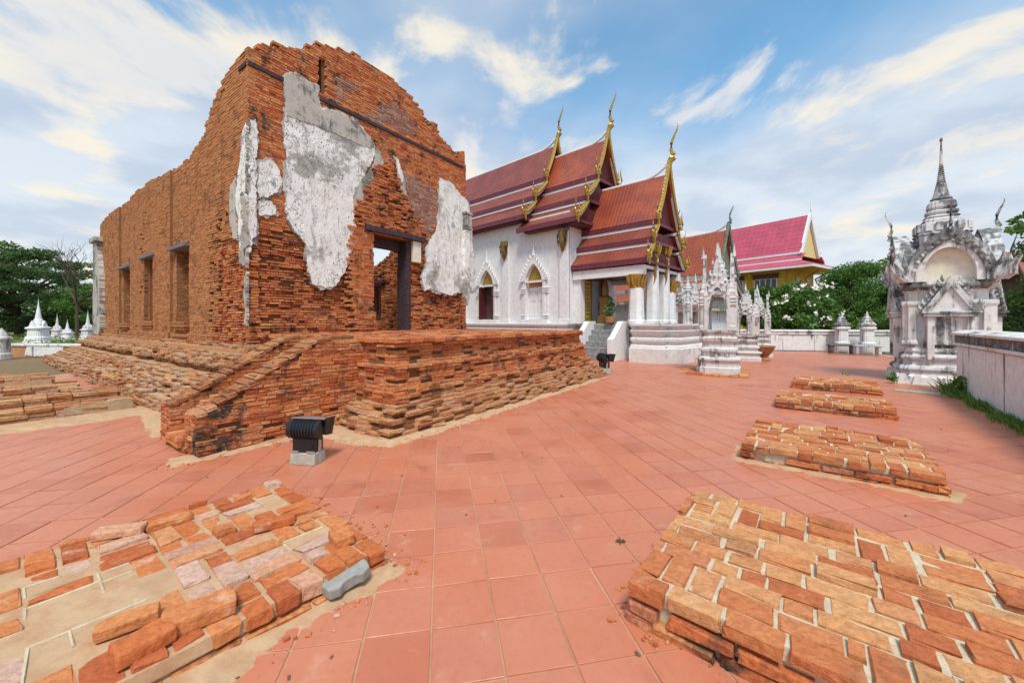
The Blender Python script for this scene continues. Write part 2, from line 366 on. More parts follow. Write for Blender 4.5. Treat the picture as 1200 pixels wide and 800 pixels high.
# ------------------------------------------------------------ mass bricks and leaves
def _chamfer_box():
    sg, mk = [], []
    for sx in (-1, 1):
        for sy in (-1, 1):
            for sz in (-1, 1):
                for a in range(3):
                    sg.append((sx, sy, sz)); mk.append([0 if i == a else 1 for i in range(3)])
    bm = bmesh.new()
    vs = [bm.verts.new([s*(1-.2*m) for s, m in zip(p, q)]) for p, q in zip(sg, mk)]
    bm.verts.index_update()
    r = bmesh.ops.convex_hull(bm, input=vs)
    bmesh.ops.recalc_face_normals(bm, faces=bm.faces)
    bm.verts.index_update()
    f = [[v.index for v in fc.verts] for fc in bm.faces]
    co = [tuple(v.co) for v in bm.verts]
    order = [min(range(24), key=lambda i: sum((co[j][k]-sg[i][k]*(1-.2*mk[i][k]))**2 for k in range(3))) for j in range(len(co))]
    f = [[order[i] for i in t] for t in f]
    bm.free(); return np.array(sg, float), np.array(mk, float), np.array(f, int)
SG, MK, TF = _chamfer_box()
BSG = np.array([(x, y, z) for z in (-1, 1) for y in (-1, 1) for x in (-1, 1)], float)
BTF = np.array([(0, 2, 3), (0, 3, 1), (4, 5, 7), (4, 7, 6), (0, 1, 5), (0, 5, 4), (2, 6, 7), (2, 7, 3), (0, 4, 6), (0, 6, 2), (1, 3, 7), (1, 7, 5)], int)
NR = np.random.RandomState(11)
def raw_mesh(name, V, T, tint=None, mat=None):
    me = bpy.data.meshes.new(name); n = len(T)
    me.vertices.add(len(V)); me.vertices.foreach_set('co', np.ascontiguousarray(V, dtype=np.float32).ravel())
    k = T.shape[1]
    me.loops.add(n*k); me.loops.foreach_set('vertex_index', np.ascontiguousarray(T, dtype=np.int32).ravel())
    me.polygons.add(n); me.polygons.foreach_set('loop_start', np.arange(0, n*k, k, dtype=np.int32))
    if tint is not None:
        a = me.attributes.new('tint', 'FLOAT', 'FACE'); a.data.foreach_set('value', np.ascontiguousarray(tint, dtype=np.float32))
    me.polygons.foreach_set('use_smooth', np.zeros(n, dtype=bool))
    me.update(calc_edges=True); me.validate()
    if mat: me.materials.append(mat)
    return me
def link_mesh(name, me, parent=None, kind=None):
    o = bpy.data.objects.new(name, me); COL.objects.link(o)
    if parent: o.parent = parent
    if kind: o['kind'] = kind
    return o
def euler_mats(rx, ry, rz):
    cx, sx, cy, sy, cz, sz = np.cos(rx), np.sin(rx), np.cos(ry), np.sin(ry), np.cos(rz), np.sin(rz)
    m = np.empty((len(rx), 3, 3))
    m[:, 0, 0] = cy*cz; m[:, 0, 1] = sx*sy*cz-cx*sz; m[:, 0, 2] = cx*sy*cz+sx*sz
    m[:, 1, 0] = cy*sz; m[:, 1, 1] = sx*sy*sz+cx*cz; m[:, 1, 2] = cx*sy*sz-sx*cz
    m[:, 2, 0] = -sy; m[:, 2, 1] = sx*cy; m[:, 2, 2] = cx*cy
    return m
# a brick: (cx, cy, cz, lx, ly, lz, rx, ry, rz, tint)
def bulk(name, bricks, mat, parent=None, c=.0045, jit=.0032, plain=False, kind='stuff'):
    if not bricks: return None
    A = np.array([b[:10] for b in bricks], float); n = len(A)
    sg, tf = (BSG, BTF) if plain else (SG, TF)
    half = A[:, None, 3:6]/2
    loc = sg[None]*half - (0 if plain else sg[None]*MK[None]*np.minimum(c, half*.45))
    loc = loc + NR.normal(0, 1, loc.shape)*np.minimum(jit, half*.12)
    Mx = euler_mats(A[:, 6], A[:, 7], A[:, 8])
    V = np.einsum('nij,nkj->nki', Mx, loc)+A[:, None, 0:3]
    k = len(sg)
    T = (tf[None]+(np.arange(n)*k)[:, None, None]).reshape(-1, 3)
    me = raw_mesh(name, V.reshape(-1, 3), T, np.repeat(A[:, 9], len(tf)), mat)
    return link_mesh(name, me, parent, kind)
_variants = {}
def variants(key, dims, c, jit, count=8):
    if key in _variants: return _variants[key]
    out = []
    for i in range(count):
        half = np.array(dims)/2
        loc = SG*half-SG*MK*np.minimum(c*(.6+.9*NR.rand(24, 3)), half*.45)+NR.normal(0, 1, SG.shape)*np.minimum(jit, half*.14)
        out.append(raw_mesh('brick', loc, TF, None, None))
    _variants[key] = out; return out
_vmat = {}
def singles(name, bricks, mat, parent, c=.0055, jit=.0042, dims=(.28, .14, .055)):
    vs = variants((mat.name, dims, c), dims, c, jit)
    for m in vs:
        if not m.materials: m.materials.append(mat)
    out = []
    for b in bricks:
        o = bpy.data.objects.new(name, vs[NR.randint(len(vs))]); COL.objects.link(o); o.parent = parent
        o.location = b[:3]; o.scale = (b[3]/dims[0], b[4]/dims[1], b[5]/dims[2]); o.rotation_euler = b[6:9]; out.append(o)
    return out

def leaves(name, pts, size, mat, parent=None, kind=None, aspect=.5, seed=1, up=.35):
    r = np.random.RandomState(seed); n = len(pts); P = np.array(pts)
    d = r.normal(0, 1, (n, 3)); d /= np.linalg.norm(d, axis=1)[:, None]
    e = r.normal(0, 1, (n, 3)); e[:, 2] *= up; w = np.cross(d, e); w /= np.linalg.norm(w, axis=1)[:, None]+1e-9
    s = (size*(.6+.8*r.rand(n)))[:, None]
    V = np.stack([P-d*s*.5, P+w*s*aspect*.5, P+d*s*.5, P-w*s*aspect*.5], 1).reshape(-1, 3)
    T = np.arange(n*4).reshape(-1, 4)
    return link_mesh(name, raw_mesh(name, V, T, r.rand(n), mat), parent, kind)
def crown_points(clumps, per, seed=1, shell=.5):
    """leaf positions gathered in clumps: (x, y, z, rx, ry, rz)"""
    r = np.random.RandomState(seed); out = []
    for (x, y, z, a, b, c) in clumps:
        n = int(per*(a*b*c)**.667*3)
        d = r.normal(0, 1, (n, 3)); d /= np.linalg.norm(d, axis=1)[:, None]
        q = (shell+(1-shell)*r.rand(n))[:, None]*(.85+.3*r.rand(n))[:, None]
        out.append(d*q*np.array((a, b, c))+np.array((x, y, z)))
    return np.concatenate(out)
# ------------------------------------------------------------ ground and terrace
rb = random.Random(5)
TH = rad(35.1)
D = Vector((math.sin(TH), math.cos(TH))); NN = Vector((-math.cos(TH), math.sin(TH)))   # along the ruin's front / into its depth
CX, CY = -5.366, 7.88                       # left front corner of the ruin's hall
RZ = math.atan2(D.y, D.x)
def R2W(x, y): return (CX+D.x*x+NN.x*y, CY+D.y*x+NN.y*y)
def W2R(X, Y): return ((X-CX)*D.x+(Y-CY)*D.y, (X-CX)*NN.x+(Y-CY)*NN.y)

def make_ground():
    t = NT('earth_and_grass', .95, .1); n = t.noise(.6, 6, .65); n2 = t.noise(9, 5, .6)
    c = t.mix(t.rng(n, .55, .72), (.24, .17, .10), (.08, .13, .03)); c = t.mix(t.rng(n2, .4, .7, 0, .5), c, (.10, .09, .05))
    m = t.done(c, None, n2, .8, .03)
    g = MB(); s = 900; g.add([(-s, -60, -.06), (s, -60, -.06), (s, s, -.06), (-s, s, -.06)], [(0, 1, 2, 3)])
    tag(g.build('ground', m, fix=False), kind='structure')
    # the paved terrace: a bed of grout with the tiles set in it
    g = MB(); g.add([(-13, -3, -.007), (17, -3, -.007), (17, 21.5, -.007), (-13, 19.5, -.007)], [(0, 1, 2, 3)])
    g.add([(-13, -3, -.4), (17, -3, -.4), (17, 21.5, -.4), (-13, 19.5, -.4)], [(3, 2, 1, 0)])
    g.f += [(0, 1, 5, 4), (1, 2, 6, 5), (2, 3, 7, 6), (3, 0, 4, 7)]
    terr = tag(g.build('terrace', M['grout'], fix=False), kind='structure')
    a = rad(10.4); g1 = Vector((-math.sin(a), math.cos(a))); g2 = Vector((math.cos(a), math.sin(a))); S = .315
    cand = []
    for i in range(-50, 62):
        for j in range(-14, 80):
            u = -.0447+(i+.5)*S; v = 1.933+(j+.5)*S
            p = g2*u+g1*v
            if p.y < -.6 or p.y > 19.2+p.x*.1 or p.x < -12 or p.x > 16.5: continue
            x, y = W2R(p.x, p.y)
            if -1.2 < x < 6.5 and -.2 < y < 14: continue                 # under the hall
            if .1 < x < 6.5 and -4.4 < y < 1: continue                   # under its porch
            if p.y < .35*abs(p.x)-.7: continue
            gap = .007+.006*rb.random()
            cand.append((p.length, (p.x, p.y, -.006+rb.uniform(-.0012, .0012)-.006, S-gap, S-gap, .024, rb.gauss(0, .0012), rb.gauss(0, .0012), a+rb.gauss(0, .002), rb.random()), p))
    cand.sort(key=lambda c: c[0])
    inview = lambda p: p.y > 1.45 and abs(p.x/p.y) < 1.36
    near = [c for c in cand if inview(c[2])][:300]; ids = set(id(c) for c in near)
    singles('tile', [c[1] for c in near], M['floor_tile'], terr, c=.0022, jit=.0007, dims=(S, S, .024))
    bulk('tile_paving', [c[1] for c in cand if id(c) not in ids], M['floor_tile'], terr, c=.0022, jit=.0005)
    return terr
terrace = make_ground()

def sand_patch(name, pts, h, label, seed, mat='sand', step=.035, edge=.16):
    """low drift of sand: highest inside the outline, sinking below the tiles at a ragged edge"""
    xs = [p[0] for p in pts]; ys = [p[1] for p in pts]
    def sd(x, y):
        d = 1e9; ins = False; n = len(pts)
        for i in range(n):
            (x1, y1), (x2, y2) = pts[i], pts[(i+1) % n]
            if (y1 > y) != (y2 > y) and x < (x2-x1)*(y-y1)/(y2-y1)+x1: ins = not ins
            t = max(0, min(1, ((x-x1)*(x2-x1)+(y-y1)*(y2-y1))/((x2-x1)**2+(y2-y1)**2+1e-9)))
            d = min(d, math.hypot(x-x1-t*(x2-x1), y-y1-t*(y2-y1)))
        return d if ins else -d
    x0, x1, y0, y1 = min(xs)-edge, max(xs)+edge, min(ys)-edge, max(ys)+edge
    nx = int((x1-x0)/step)+2; ny = int((y1-y0)/step)+2
    idx = {}; mb = MB(); val = {}
    for i in range(nx):
        for j in range(ny):
            x = x0+i*step; y = y0+j*step
            n = fnoise(x, y, seed, 2.2)*.6+fnoise(x, y, seed+3, 7)*.4+fnoise(x, y, seed+7, 19)*.35
            k = sd(x, y)+n*edge*.75
            z = max(-.012, min(1, k/edge+.12)*h) + (.006*fnoise(x, y, seed+5, 14) if k > 0 else 0)
            val[(i, j)] = (x, y, z)
    for (i, j), p in val.items():
        q = [(i, j), (i+1, j), (i+1, j+1), (i, j+1)]
        if all(c in val for c in q) and max(val[c][2] for c in q) > -.011:
            for c in q:
                if c not in idx: idx[c] = len(mb.v); mb.v.append(val[c])
            mb.f.append(tuple(idx[c] for c in q))
    o = mb.build(name, M[mat], None, smooth=True, fix=False)
    return tag(o, label, 'sand', None, 'stuff')

# ------------------------------------------------------------ the ruined brick hall
HW, HL = 6.6, 14.4                          # front width, depth
PL = 1.24                                   # porch platform height
ruin = thing('ruined_brick_hall', (CX, CY), RZ, 'roofless brick hall ruin with white plaster patches and a stepped brick porch', 'ruin')
def fac(px, py):                            # photo measurement -> (u, z) on the front wall
    r = (px-600)/FPX; u = (CX-CY*r)/(D.y*r-D.x); Y = CY+D.y*u
    return u, EYE+(HZ-py)*Y/FPX
def lef(px, py):
    r = (px-600)/FPX; u = (CX-CY*r)/(NN.y*r-NN.x); Y = CY+NN.y*u
    return u, EYE+(HZ-py)*Y/FPX
def poly_fn(pts):
    pts = sorted(pts)
    def f(u):
        if u <= pts[0][0]: return pts[0][1]
        for (a, za), (b, zb) in zip(pts, pts[1:]):
            if u <= b: return za+(zb-za)*(u-a)/max(b-a, 1e-6)
        return pts[-1][1]
    return f
top_front = poly_fn([fac(*p) for p in [(287, 56), (300, 56), (325, 52), (345, 58), (366, 54), (378, 49), (384, 52), (400, 56), (420, 64), (440, 76), (460, 90), (478, 105), (490, 120), (499, 136), (503, 151), (504.5, 152), (505.5, 141), (513, 142), (517, 156), (521, 163), (530, 170), (535, 183), (536, 185), (537.5, 177), (548, 178)]])
top_left = poly_fn([(0, 7.1), (.6, 7.05), (1.25, 6.9), (1.8, 6.6), (2.2, 6.3), (2.6, 5.9), (3.5, 5.75), (5.8, 5.72), (7, 5.85), (9, 5.8), (11, 5.75), (14.4, 5.6)])
def inside(pts, x, y):
    ins = False; n = len(pts)
    for i in range(n):
        (x1, y1), (x2, y2) = pts[i], pts[(i+1) % n]
        if (y1 > y) != (y2 > y) and x < (x2-x1)*(y-y1)/(y2-y1)+x1: ins = not ins
    return ins

CO = .058
class Wall:
    """brick facing: list of bricks in the ruin's frame plus mortar and a core"""
    def __init__(s): s.bricks = []; s.mort = []; s.core = []
def lay(w, put, u0, u1, z0, ztop, openings, depth, neat, seed, L=.262, thick=.16, miss=.12, course=None, vis=True, core_back=.6, rough=1.0, core_u0=None, breaks=()):
    course = course or CO
    r = random.Random(seed); zmax = max(ztop(u0+(u1-u0)*i/60) for i in range(61)); k = 0; z = z0
    while z < zmax:
        zc = z+course/2; hd = (k % 2 == 1); l = L/2 if (hd and k % 4 == 1) else L*.92
        u = u0-(L*.25 if hd else 0)-r.random()*.04
        # core spans of this course
        ulim = u1-.07; cu = u0+.07 if core_u0 is None else core_u0; step = .14; run = None
        while cu < ulim+step:
            cm = min(cu+step/2, ulim-1e-4)
            ok = cu < ulim and z+course*.5 < ztop(cm) and not any(a < cm < b and c < zc < d for a, b, c, d in openings)
            if ok and run is not None and abs(depth(cm, zc)-rd) > .03: w.core.append((put, run, min(cu, ulim), z, z+course, min(rd, depth(cm, zc)), core_back)); run = None
            if ok and run is None: run = cu; rd = depth(cm, zc)
            if not ok and run is not None: w.core.append((put, run, min(cu, ulim), z, z+course, rd, core_back)); run = None
            cu += step
        while u < u1:
            ub = u+l*r.uniform(.93, 1.07)
            for q in breaks:
                if u+.001 < q < ub: ub = q
            a_, b_ = max(u, u0), min(ub, u1); uc = (a_+b_)/2
            u = ub
            if b_-a_ < .07 and a_ == u0: u = u0; continue
            if u1-ub < .06: b_ = u1; u = u1
            uc = (a_+b_)/2
            if b_-a_ < .04: continue
            if zc > ztop(uc)+r.uniform(-.04, .03): continue
            cut = False
            for (oa, ob, oc, od) in openings:
                if oc < zc < od:
                    if a_ >= oa and b_ <= ob: cut = True
                    elif a_ < oa < b_: b_ = oa
                    elif a_ < ob < b_: a_ = ob
            if cut or b_-a_ < .035: continue
            uc = (a_+b_)/2; e = 1-neat(uc, zc)
            if e > .35 and r.random() < miss*e*1.3: continue
            out = depth(uc, zc)+r.gauss(0, .0022+.010*e*rough)-(.032*e*rough if r.random() < .18 else 0)
            g = .008+.006*e; hgt = course-g*(.8 if e < .5 else r.uniform(.6, 1.3))
            w.bricks.append(put(uc, out-thick/2, zc, b_-a_-g, thick, hgt, r.gauss(0, .003+.014*e), r.gauss(0, .003+.010*e), r.gauss(0, .003+.02*e), r.random(), vis))
            if e < .8: ma, mb_ = (a_+.014 if a_ == u0 else a_-.002), (b_-.014 if b_ == u1 else b_+.002); w.mort.append(put((ma+mb_)/2, depth(uc, zc)-.011-.05-.035*e, zc, mb_-ma, .10, course+.001, 0, 0, 0, r.random(), False))
        z += course; k += 1
def put_front(u, out, z, lu, lt, lz, a, b, c, t, vis): return (u, -out, z, lu, lt, lz, a, b, c, t, vis)
def put_left(u, out, z, lu, lt, lz, a, b, c, t, vis): return (-out, u, z, lu, lt, lz, a, b, rad(90)+c, t, vis)
def put_at(kind, pos, sign):
    if kind == 'y': return lambda u, out, z, lu, lt, lz, a, b, c, t, vis: (u, pos+sign*out, z, lu, lt, lz, a, b, c, t, vis)
    return lambda u, out, z, lu, lt, lz, a, b, c, t, vis: (pos+sign*out, u, z, lu, lt, lz, a, b, rad(90)+c, t, vis)

ALL = []   # (part, brick, mat) of every brick of the hall
ZW = [[fac(*p) for p in [(470, 200), (513, 222), (512, 262), (500, 284), (488, 258), (476, 236)]], [fac(*p) for p in [(286, 150), (302, 160), (304, 285), (286, 280)]], [fac(*p) for p in [(395, 90), (450, 108), (500, 150), (470, 160), (400, 128)]]]
def pick(part_name, b, mat):
    if len(b) > 11: return b[11]
    if part_name == 'front_wall':
        for k, z in enumerate(ZW):
            if inside(z, b[0]+.12*fnoise(b[0], b[2], 4, 3), b[2]) and (k < 2 or fnoise(b[0], b[2], 9, 1.2) > 0): return 'brick_purple'
    if part_name == 'side_wall' and mat == 'brick_tan' and b[1] < 1.6+.5*fnoise(b[1], b[2], 3, 1.5) and b[2] < 3.2: return 'brick'
    return mat
def finish(part_name, w, mat, core_mat, mort_mat, core_depth=.075, label=None, mat2=None, zsplit=0):
    mb = MB()
    for (put, a, b, za, zb, dep, back) in w.core:
        p = put(.5*(a+b), 0, 0, 1, 1, 1, 0, 0, 0, 0, 0)
        q0 = put(a, dep-core_depth, za, 1, 1, 1, 0, 0, 0, 0, 0); q1 = put(b, dep-back, zb, 1, 1, 1, 0, 0, 0, 0, 0)
        mb.box(min(q0[0], q1[0]), max(q0[0], q1[0]), min(q0[1], q1[1]), max(q0[1], q1[1]), za, zb)
    part = mb.build(part_name, M[core_mat], ruin, fix=False)
    if label: part['label'] = label
    bulk('mortar_joint', w.mort, M[mort_mat], part, plain=True, jit=.002)
    for b in w.bricks: ALL.append((part, b, mat2 if (mat2 and b[2] < zsplit+.12*fnoise(b[0], b[1], 7, .8)) else pick(part_name, b, mat)))
    return part

door = (2.92, 4.22, PL, 3.86)
P_main = [fac(*p) for p in [(333, 90), (338, 86), (350, 88), (360, 96), (372, 101), (373, 118), (376, 128), (400, 133), (418, 143), (430, 158), (438, 172), (439, 182), (432, 195), (425, 208), (416, 222), (413, 240), (416, 262), (415, 285), (409, 305), (403, 316), (396, 330), (388, 337), (376, 336), (366, 333), (362, 318), (358, 300), (358, 285), (352, 277), (344, 270), (336, 255), (333, 225), (335, 195), (332, 160), (334, 130)]]
P_right = [fac(*p) for p in [(515, 209), (528, 214), (534, 222), (540, 230), (549, 238), (552, 270), (556, 318), (555, 342), (547, 344), (540, 341), (528, 346), (514, 343), (504, 338), (497, 341), (494, 325), (499, 308), (497, 292), (504, 280), (511, 270), (513, 250), (514, 230)]]
scar = [fac(*p) for p in [(457, 182), (466, 205), (474, 232), (488, 255), (500, 282), (432, 276), (414, 262), (416, 240), (430, 215), (441, 195)]]
def neat_front(u, z):
    if inside(scar, u, z): return .25
    base = 1.0 if z > 4.6 else .9
    e = fnoise(u, z, 3.1, .8)*.5+.5
    low = max(0, min(1, (3.75-z)/.5))
    v = base-low*(.55+.55*e)-(.5 if e > .72 and z < 6 else 0)
    if 2.25 < u < 2.9 and 1.5 < z < 3.9: v = .95
    if z > 6.0: v = min(1, .45+.5*e+.2)
    return max(0, min(1, v))
def dep_front(u, z):
    if inside(scar, u, z): return .085+.03*fnoise(u, z, 1, 3)
    d = 0
    low = max(0, min(1, (3.6-z)/.6))
    d -= low*(.05+.09*(fnoise(u, z, 8, .9)*.5+.5))
    if z < 1.75: d += .10
    if 2.25 < u < 2.9 and z < 3.9: d = .07 if z > 1.75 else .16
    if z > 6.85 and u > 1.45: d = -.05
    if z < 1.5: d += .05
    return d
def side_dep(u, z):
    d = 0
    for c in (4.28, 10.3):
        if abs(u-c) < .82: d = -.07
    if z < 1.2: d += .05
    if u < 1.5 and z < 3.3: d -= .08*(fnoise(u, z, 2, 1.2)*.5+.5)
    return d
def side_neat(u, z):
    e = fnoise(u, z, 6.6, .7)*.5+.5
    v = .95
    if u < 2.2 and z < 3.4: v = .15+.4*u/2.2
    if z < 1.5: v -= .4*e
    return max(0, v-(.35 if e > .74 else 0))
wins = [(3.78, 4.78, 1.5, 3.46), (6.75, 7.75, 1.52, 3.5), (9.8, 10.8, 1.45, 3.4)]
slot = (fac(374, 60)[0], fac(383, 60)[0], 6.9, 7.75)
hole = lambda wi: [(a, b, c, d) for a, b, c, d in wi]
Wf = Wall(); lay(Wf, put_front, -.0, HW, .95, top_front, [door, slot], dep_front, neat_front, 21, miss=.13, core_u0=.2)
p_front = finish('front_wall', Wf, 'brick', 'mortar_dark', 'mortar_orange')
Wl = Wall(); lay(Wl, put_left, .0, HL, .8, top_left, hole(wins), side_dep, side_neat, 22, core_back=.7, miss=.1, core_u0=.3, breaks=(3.46, 5.10, 9.48, 11.12))
# window reveals
for (a, b, c, d) in wins:
    for uu, sg in ((a, 1), (b, -1)):
        lay(Wl, (lambda uu, sg: (lambda u, out, z, lu, lt, lz, x, y, q, t, vis: (u, uu-sg*.08+sg*out*.0, z, lu, .16, lz, x, y, q, t, vis)))(uu, sg), .10, .72, c, lambda u, d=d: d, [], lambda u, z: 0, lambda u, z: .18, int(a*31)+5, core_back=.12, vis=False, miss=.02, rough=.4)
p_left = finish('side_wall', Wl, 'brick_tan', 'mortar_dark', 'mortar_line')
# inner face of the far side wall (seen through the doorway) and the rear wall
top_r = poly_fn([(0.6, 5.6), (2.0, 5.2), (3.0, 4.2), (4.2, 3.6), (5.2, 3.45), (6.5, 3.9), (8, 4.6), (14.4, 5.2)])
rwin = [(3.7, 4.6, 1.55, 2.95), (6.9, 7.8, 1.5, 3.0), (10, 10.9, 1.5, 3.3)]
Wr = Wall(); lay(Wr, put_at('x', HW-.7, -1), .6, HL, .9, top_r, rwin, lambda u, z: 0, lambda u, z: .25+.4*(fnoise(u, z, 4, 1)*.5+.5), 23, core_back=.7, vis=False)
lay(Wr, put_at('x', HW, 1), .0, HL, .9, top_r, rwin, lambda u, z: 0, lambda u, z: .6, 24, core_back=.2, vis=False)
p_right = finish('side_wall', Wr, 'brick', 'mortar_dark', 'mortar_orange')
Wb = Wall(); lay(Wb, put_at('y', HL-.7, -1), .2, HW, .9, lambda u: 5.4+.3*fnoise(u, 0, 1, 1), [(2.8, 3.9, 1.2, 3.4)], lambda u, z: 0, lambda u, z: .5, 25, core_back=.7, vis=False)
p_back = finish('rear_wall', Wb, 'brick', 'mortar_dark', 'mortar_orange')

# porch platform
OUT = [(0, .0), (.06, .02), (.14, .06), (.22, .14), (.30, .24), (.38, .33), (.44, .38), (.46, .34), (.53, .35), (.56, .44), (.78, .47), (.82, .42), (.88, .44), (.92, .56), (1.12, .58), (1.16, .52), (1.3, .50)]
plat_off = poly_fn(OUT)
PX0, PX1, PY0 = -.33, 6.94, -4.93
def plat_neat(u, z):
    e = fnoise(u, z, 9.2, .9)*.5+.5
    v = .97 if z > .56 else .5
    return max(0, min(1, v-.4*(e-.45)))
CO = .0505
Wp = Wall(); z = -.03; k = 0; rp = random.Random(31)
while z < PL-.03:
    zc = z+CO/2; o = plat_off(max(zc, 0))
    bite = lambda u: .05*fnoise(u, zc, 3, 1.3)*(1.6 if zc < .45 else .5)
    for (pt, a, b) in ((put_at('y', PY0+o, -1), PX0+o, PX1-o), (put_at('x', PX0+o, -1), PY0+o, .4), (put_at('x', PX1-o, 1), PY0+o, 1.2)):
        lay(Wp, pt, a, b, z, lambda u, zz=z: zz+CO*.99, [], lambda u, zz: bite(u), plat_neat, 40+k*3+int(a), thick=.26, miss=.10, core_back=.30, rough=.9 if zc > .5 else 1.25)
    z += CO; k += 1
p_plat = finish('porch_platform', Wp, 'brick', 'mortar_dark', 'mortar_orange', core_depth=.06, mat2='brick_plinth', zsplit=.42)
mb = MB()
for zz, oo in ((0, .45), (.45, .5), (.9, .62)):
    mb.box(PX0+oo+.1, PX1-oo-.1, PY0+oo+.1, .3, -.05 if zz == 0 else zz-.02, PL-.02 if zz == .9 else zz+.47)
mb.build('fill', M['mortar_dark'], p_plat, fix=False)
# brick paving on the platform top (its edge shows as a dark, mossy line)
bt = []
for i in range(27):
    for j in range(17):
        x = PX0+.6+i*.245; y = PY0+.58+j*.26
        if x > PX1-.6: continue
        bt.append((x, y, PL-.015+rp.gauss(0, .008), .235, .25, .06, rp.gauss(0, .015), rp.gauss(0, .015), rp.gauss(0, .02), rp.random(), True))
for b in bt: ALL.append((p_plat, b, 'brick'))

# plinth of the hall along the left side
Wq = Wall(); z = -.03; k = 0
q_off = poly_fn([(0, 1.52), (.22, 1.42), (.26, 1.22), (.36, 1.12), (.42, .92), (.50, .80), (.53, .50), (.60, .48), (.63, .62), (.70, .64), (.78, .54), (.81, .34), (.86, .30), (.89, .15), (1.0, .12)])
while z < 1.0:
    zc = z+CO/2; o = q_off(max(zc, 0))
    lay(Wq, put_at('x', -o, -1), -.35-.25*(1-zc), HL+.3, z, lambda u, zz=z: zz+CO*.99, [], lambda u, zz: .14*fnoise(u, 0, 5, .9)+.05*fnoise(u, zz, 5, 2.6), lambda u, zz: .45+.4*fnoise(u, zz, 2, 1), 140+k*3, thick=.40, miss=.12, core_back=.5, rough=1.1)
    lay(Wq, put_at('y', -.35-.25*(1-zc), -1), -o, .0, z, lambda u, zz=z: zz+CO*.99, [], lambda u, zz: .05*fnoise(u, zz, 5, .9), lambda u, zz: .4, 190+k*3, thick=.30, miss=.1, core_back=.45)
    z += CO; k += 1
for k in range(150):                       # fallen bricks and bats lying on the ledges
    zz = rp.choice((.22, .38, .56, .72, .88)); y = rp.uniform(-.2, 9); xx = -q_off(zz)+rp.uniform(.0, .2)
    l = rp.uniform(.07, .26)
    Wq.bricks.append((xx, y, zz+.02+rp.uniform(0, .03), l, rp.uniform(.07, .14), rp.uniform(.03, .06), rp.gauss(0, .25), rp.gauss(0, .25), rp.random()*6.28, rp.random(), False))
p_plinth = finish('side_plinth', Wq, 'brick_plinth', 'mortar_orange', 'mortar', core_depth=.10)
mb = MB()
for zz, oo in ((-.05, .95), (.4, .25)):
    mb.box(-oo, .3, -.3, HL+.2, zz, zz+(.45 if zz < .1 else .55))
mb.build('fill', M['mortar_orange'], p_plinth, fix=False)

# stair up to the porch from the left, between two sloping brick cheek walls
def cheek(ya, yb, name, seed):
    w = Wall(); x0, x1 = -1.88, .28
    tp = poly_fn([(x0, .43), (x0+.12, .47), (-1.45, .66), (-.5, 1.22), (-.3, PL+.02), (x1, PL+.02)])
    nt_ = lambda u, z: max(0, min(1, .75+.5*fnoise(u, z, seed, 1.1)-(.5 if z < .3 else 0)))
    bat = lambda u, z: .09*max(0, (.45-z)/.45)+.02*fnoise(u, z, seed, 2)
    lay(w, put_at('y', ya, -1), x0, x1, -.03, tp, [], bat, nt_, seed, thick=.17, core_back=abs(yb-ya)-.1, miss=.08, rough=.8)
    lay(w, put_at('y', yb, 1), x0, x1, -.03, tp, [], lambda u, z: 0, nt_, seed+1, thick=.15, core_back=.12, miss=.05, rough=.6)
    lay(w, put_at('x', x0, -1), min(ya, yb), max(ya, yb), -.03, lambda u: .45, [], lambda u, z: .03*fnoise(u, z, seed, 4), lambda u, z: .45, seed+2, L=.2, thick=.16, core_back=.2, miss=.05)
    r = random.Random(seed); u = x0
    while u < -.38:
        z = tp(u+.07); sl = math.atan2(tp(u+.14)-tp(u), .14)
        w.bricks.append((u+.07, (ya+yb)/2+r.gauss(0, .008), z+.012, .105, abs(yb-ya)+.02+r.uniform(-.015, .015), .042, r.gauss(0, .02), -sl*.75, r.gauss(0, .025), r.random(), True, 'brick_cope')); u += .098
    return finish(name, w, 'brick', 'mortar_dark', 'mortar_orange')
p_c1 = cheek(-3.60, -3.27, 'stair_cheek', 301)
p_c2 = cheek(-2.68, -2.36, 'stair_cheek', 311)
sb = []; nst = 7
st_core = MB()
for i in range(nst):
    xa = -1.95+i*.28; z1 = (i+1)*PL/nst
    st_core.box(xa+.05, .3, -3.26, -2.69, z1-PL/nst-.02 if i else -.03, z1-.05)
    for j in range(4):
        sb.append((xa+.14, -3.19+j*.146, z1-.03, .27, .136, .055, rp.gauss(0, .02), rp.gauss(0, .02), rp.gauss(0, .03), rp.random(), True))
    for j in range(2): sb.append((xa+.08, -3.12+j*.29, z1-.09, .13, .28, .055, 0, 0, rp.gauss(0, .02), rp.random(), False))
p_st = st_core.build('stair_step', M['mortar_dark'], ruin, fix=False)
for b in sb: ALL.append((p_st, b, 'brick'))

def distribute():
    def dist(b):
        x, y = R2W(b[0], b[1]); return math.hypot(x, y)
    vis = sorted([a for a in ALL if a[1][10] and a[1][3] > .10 and a[1][2] > 0 and a[0] is not p_st], key=lambda a: dist(a[1]))
    one = vis[:300]; ids = set(id(a[1]) for a in one)
    per = {}
    for a in ALL: per.setdefault((a[0].name, a[2]), [a[0], [], []])[1 if id(a[1]) in ids else 2].append(a[1])
    for (pn, mat), (part, s, rest) in per.items():
        singles('brick', s, M[mat], part)
        bulk('brickwork', rest, M[mat], part)
distribute()

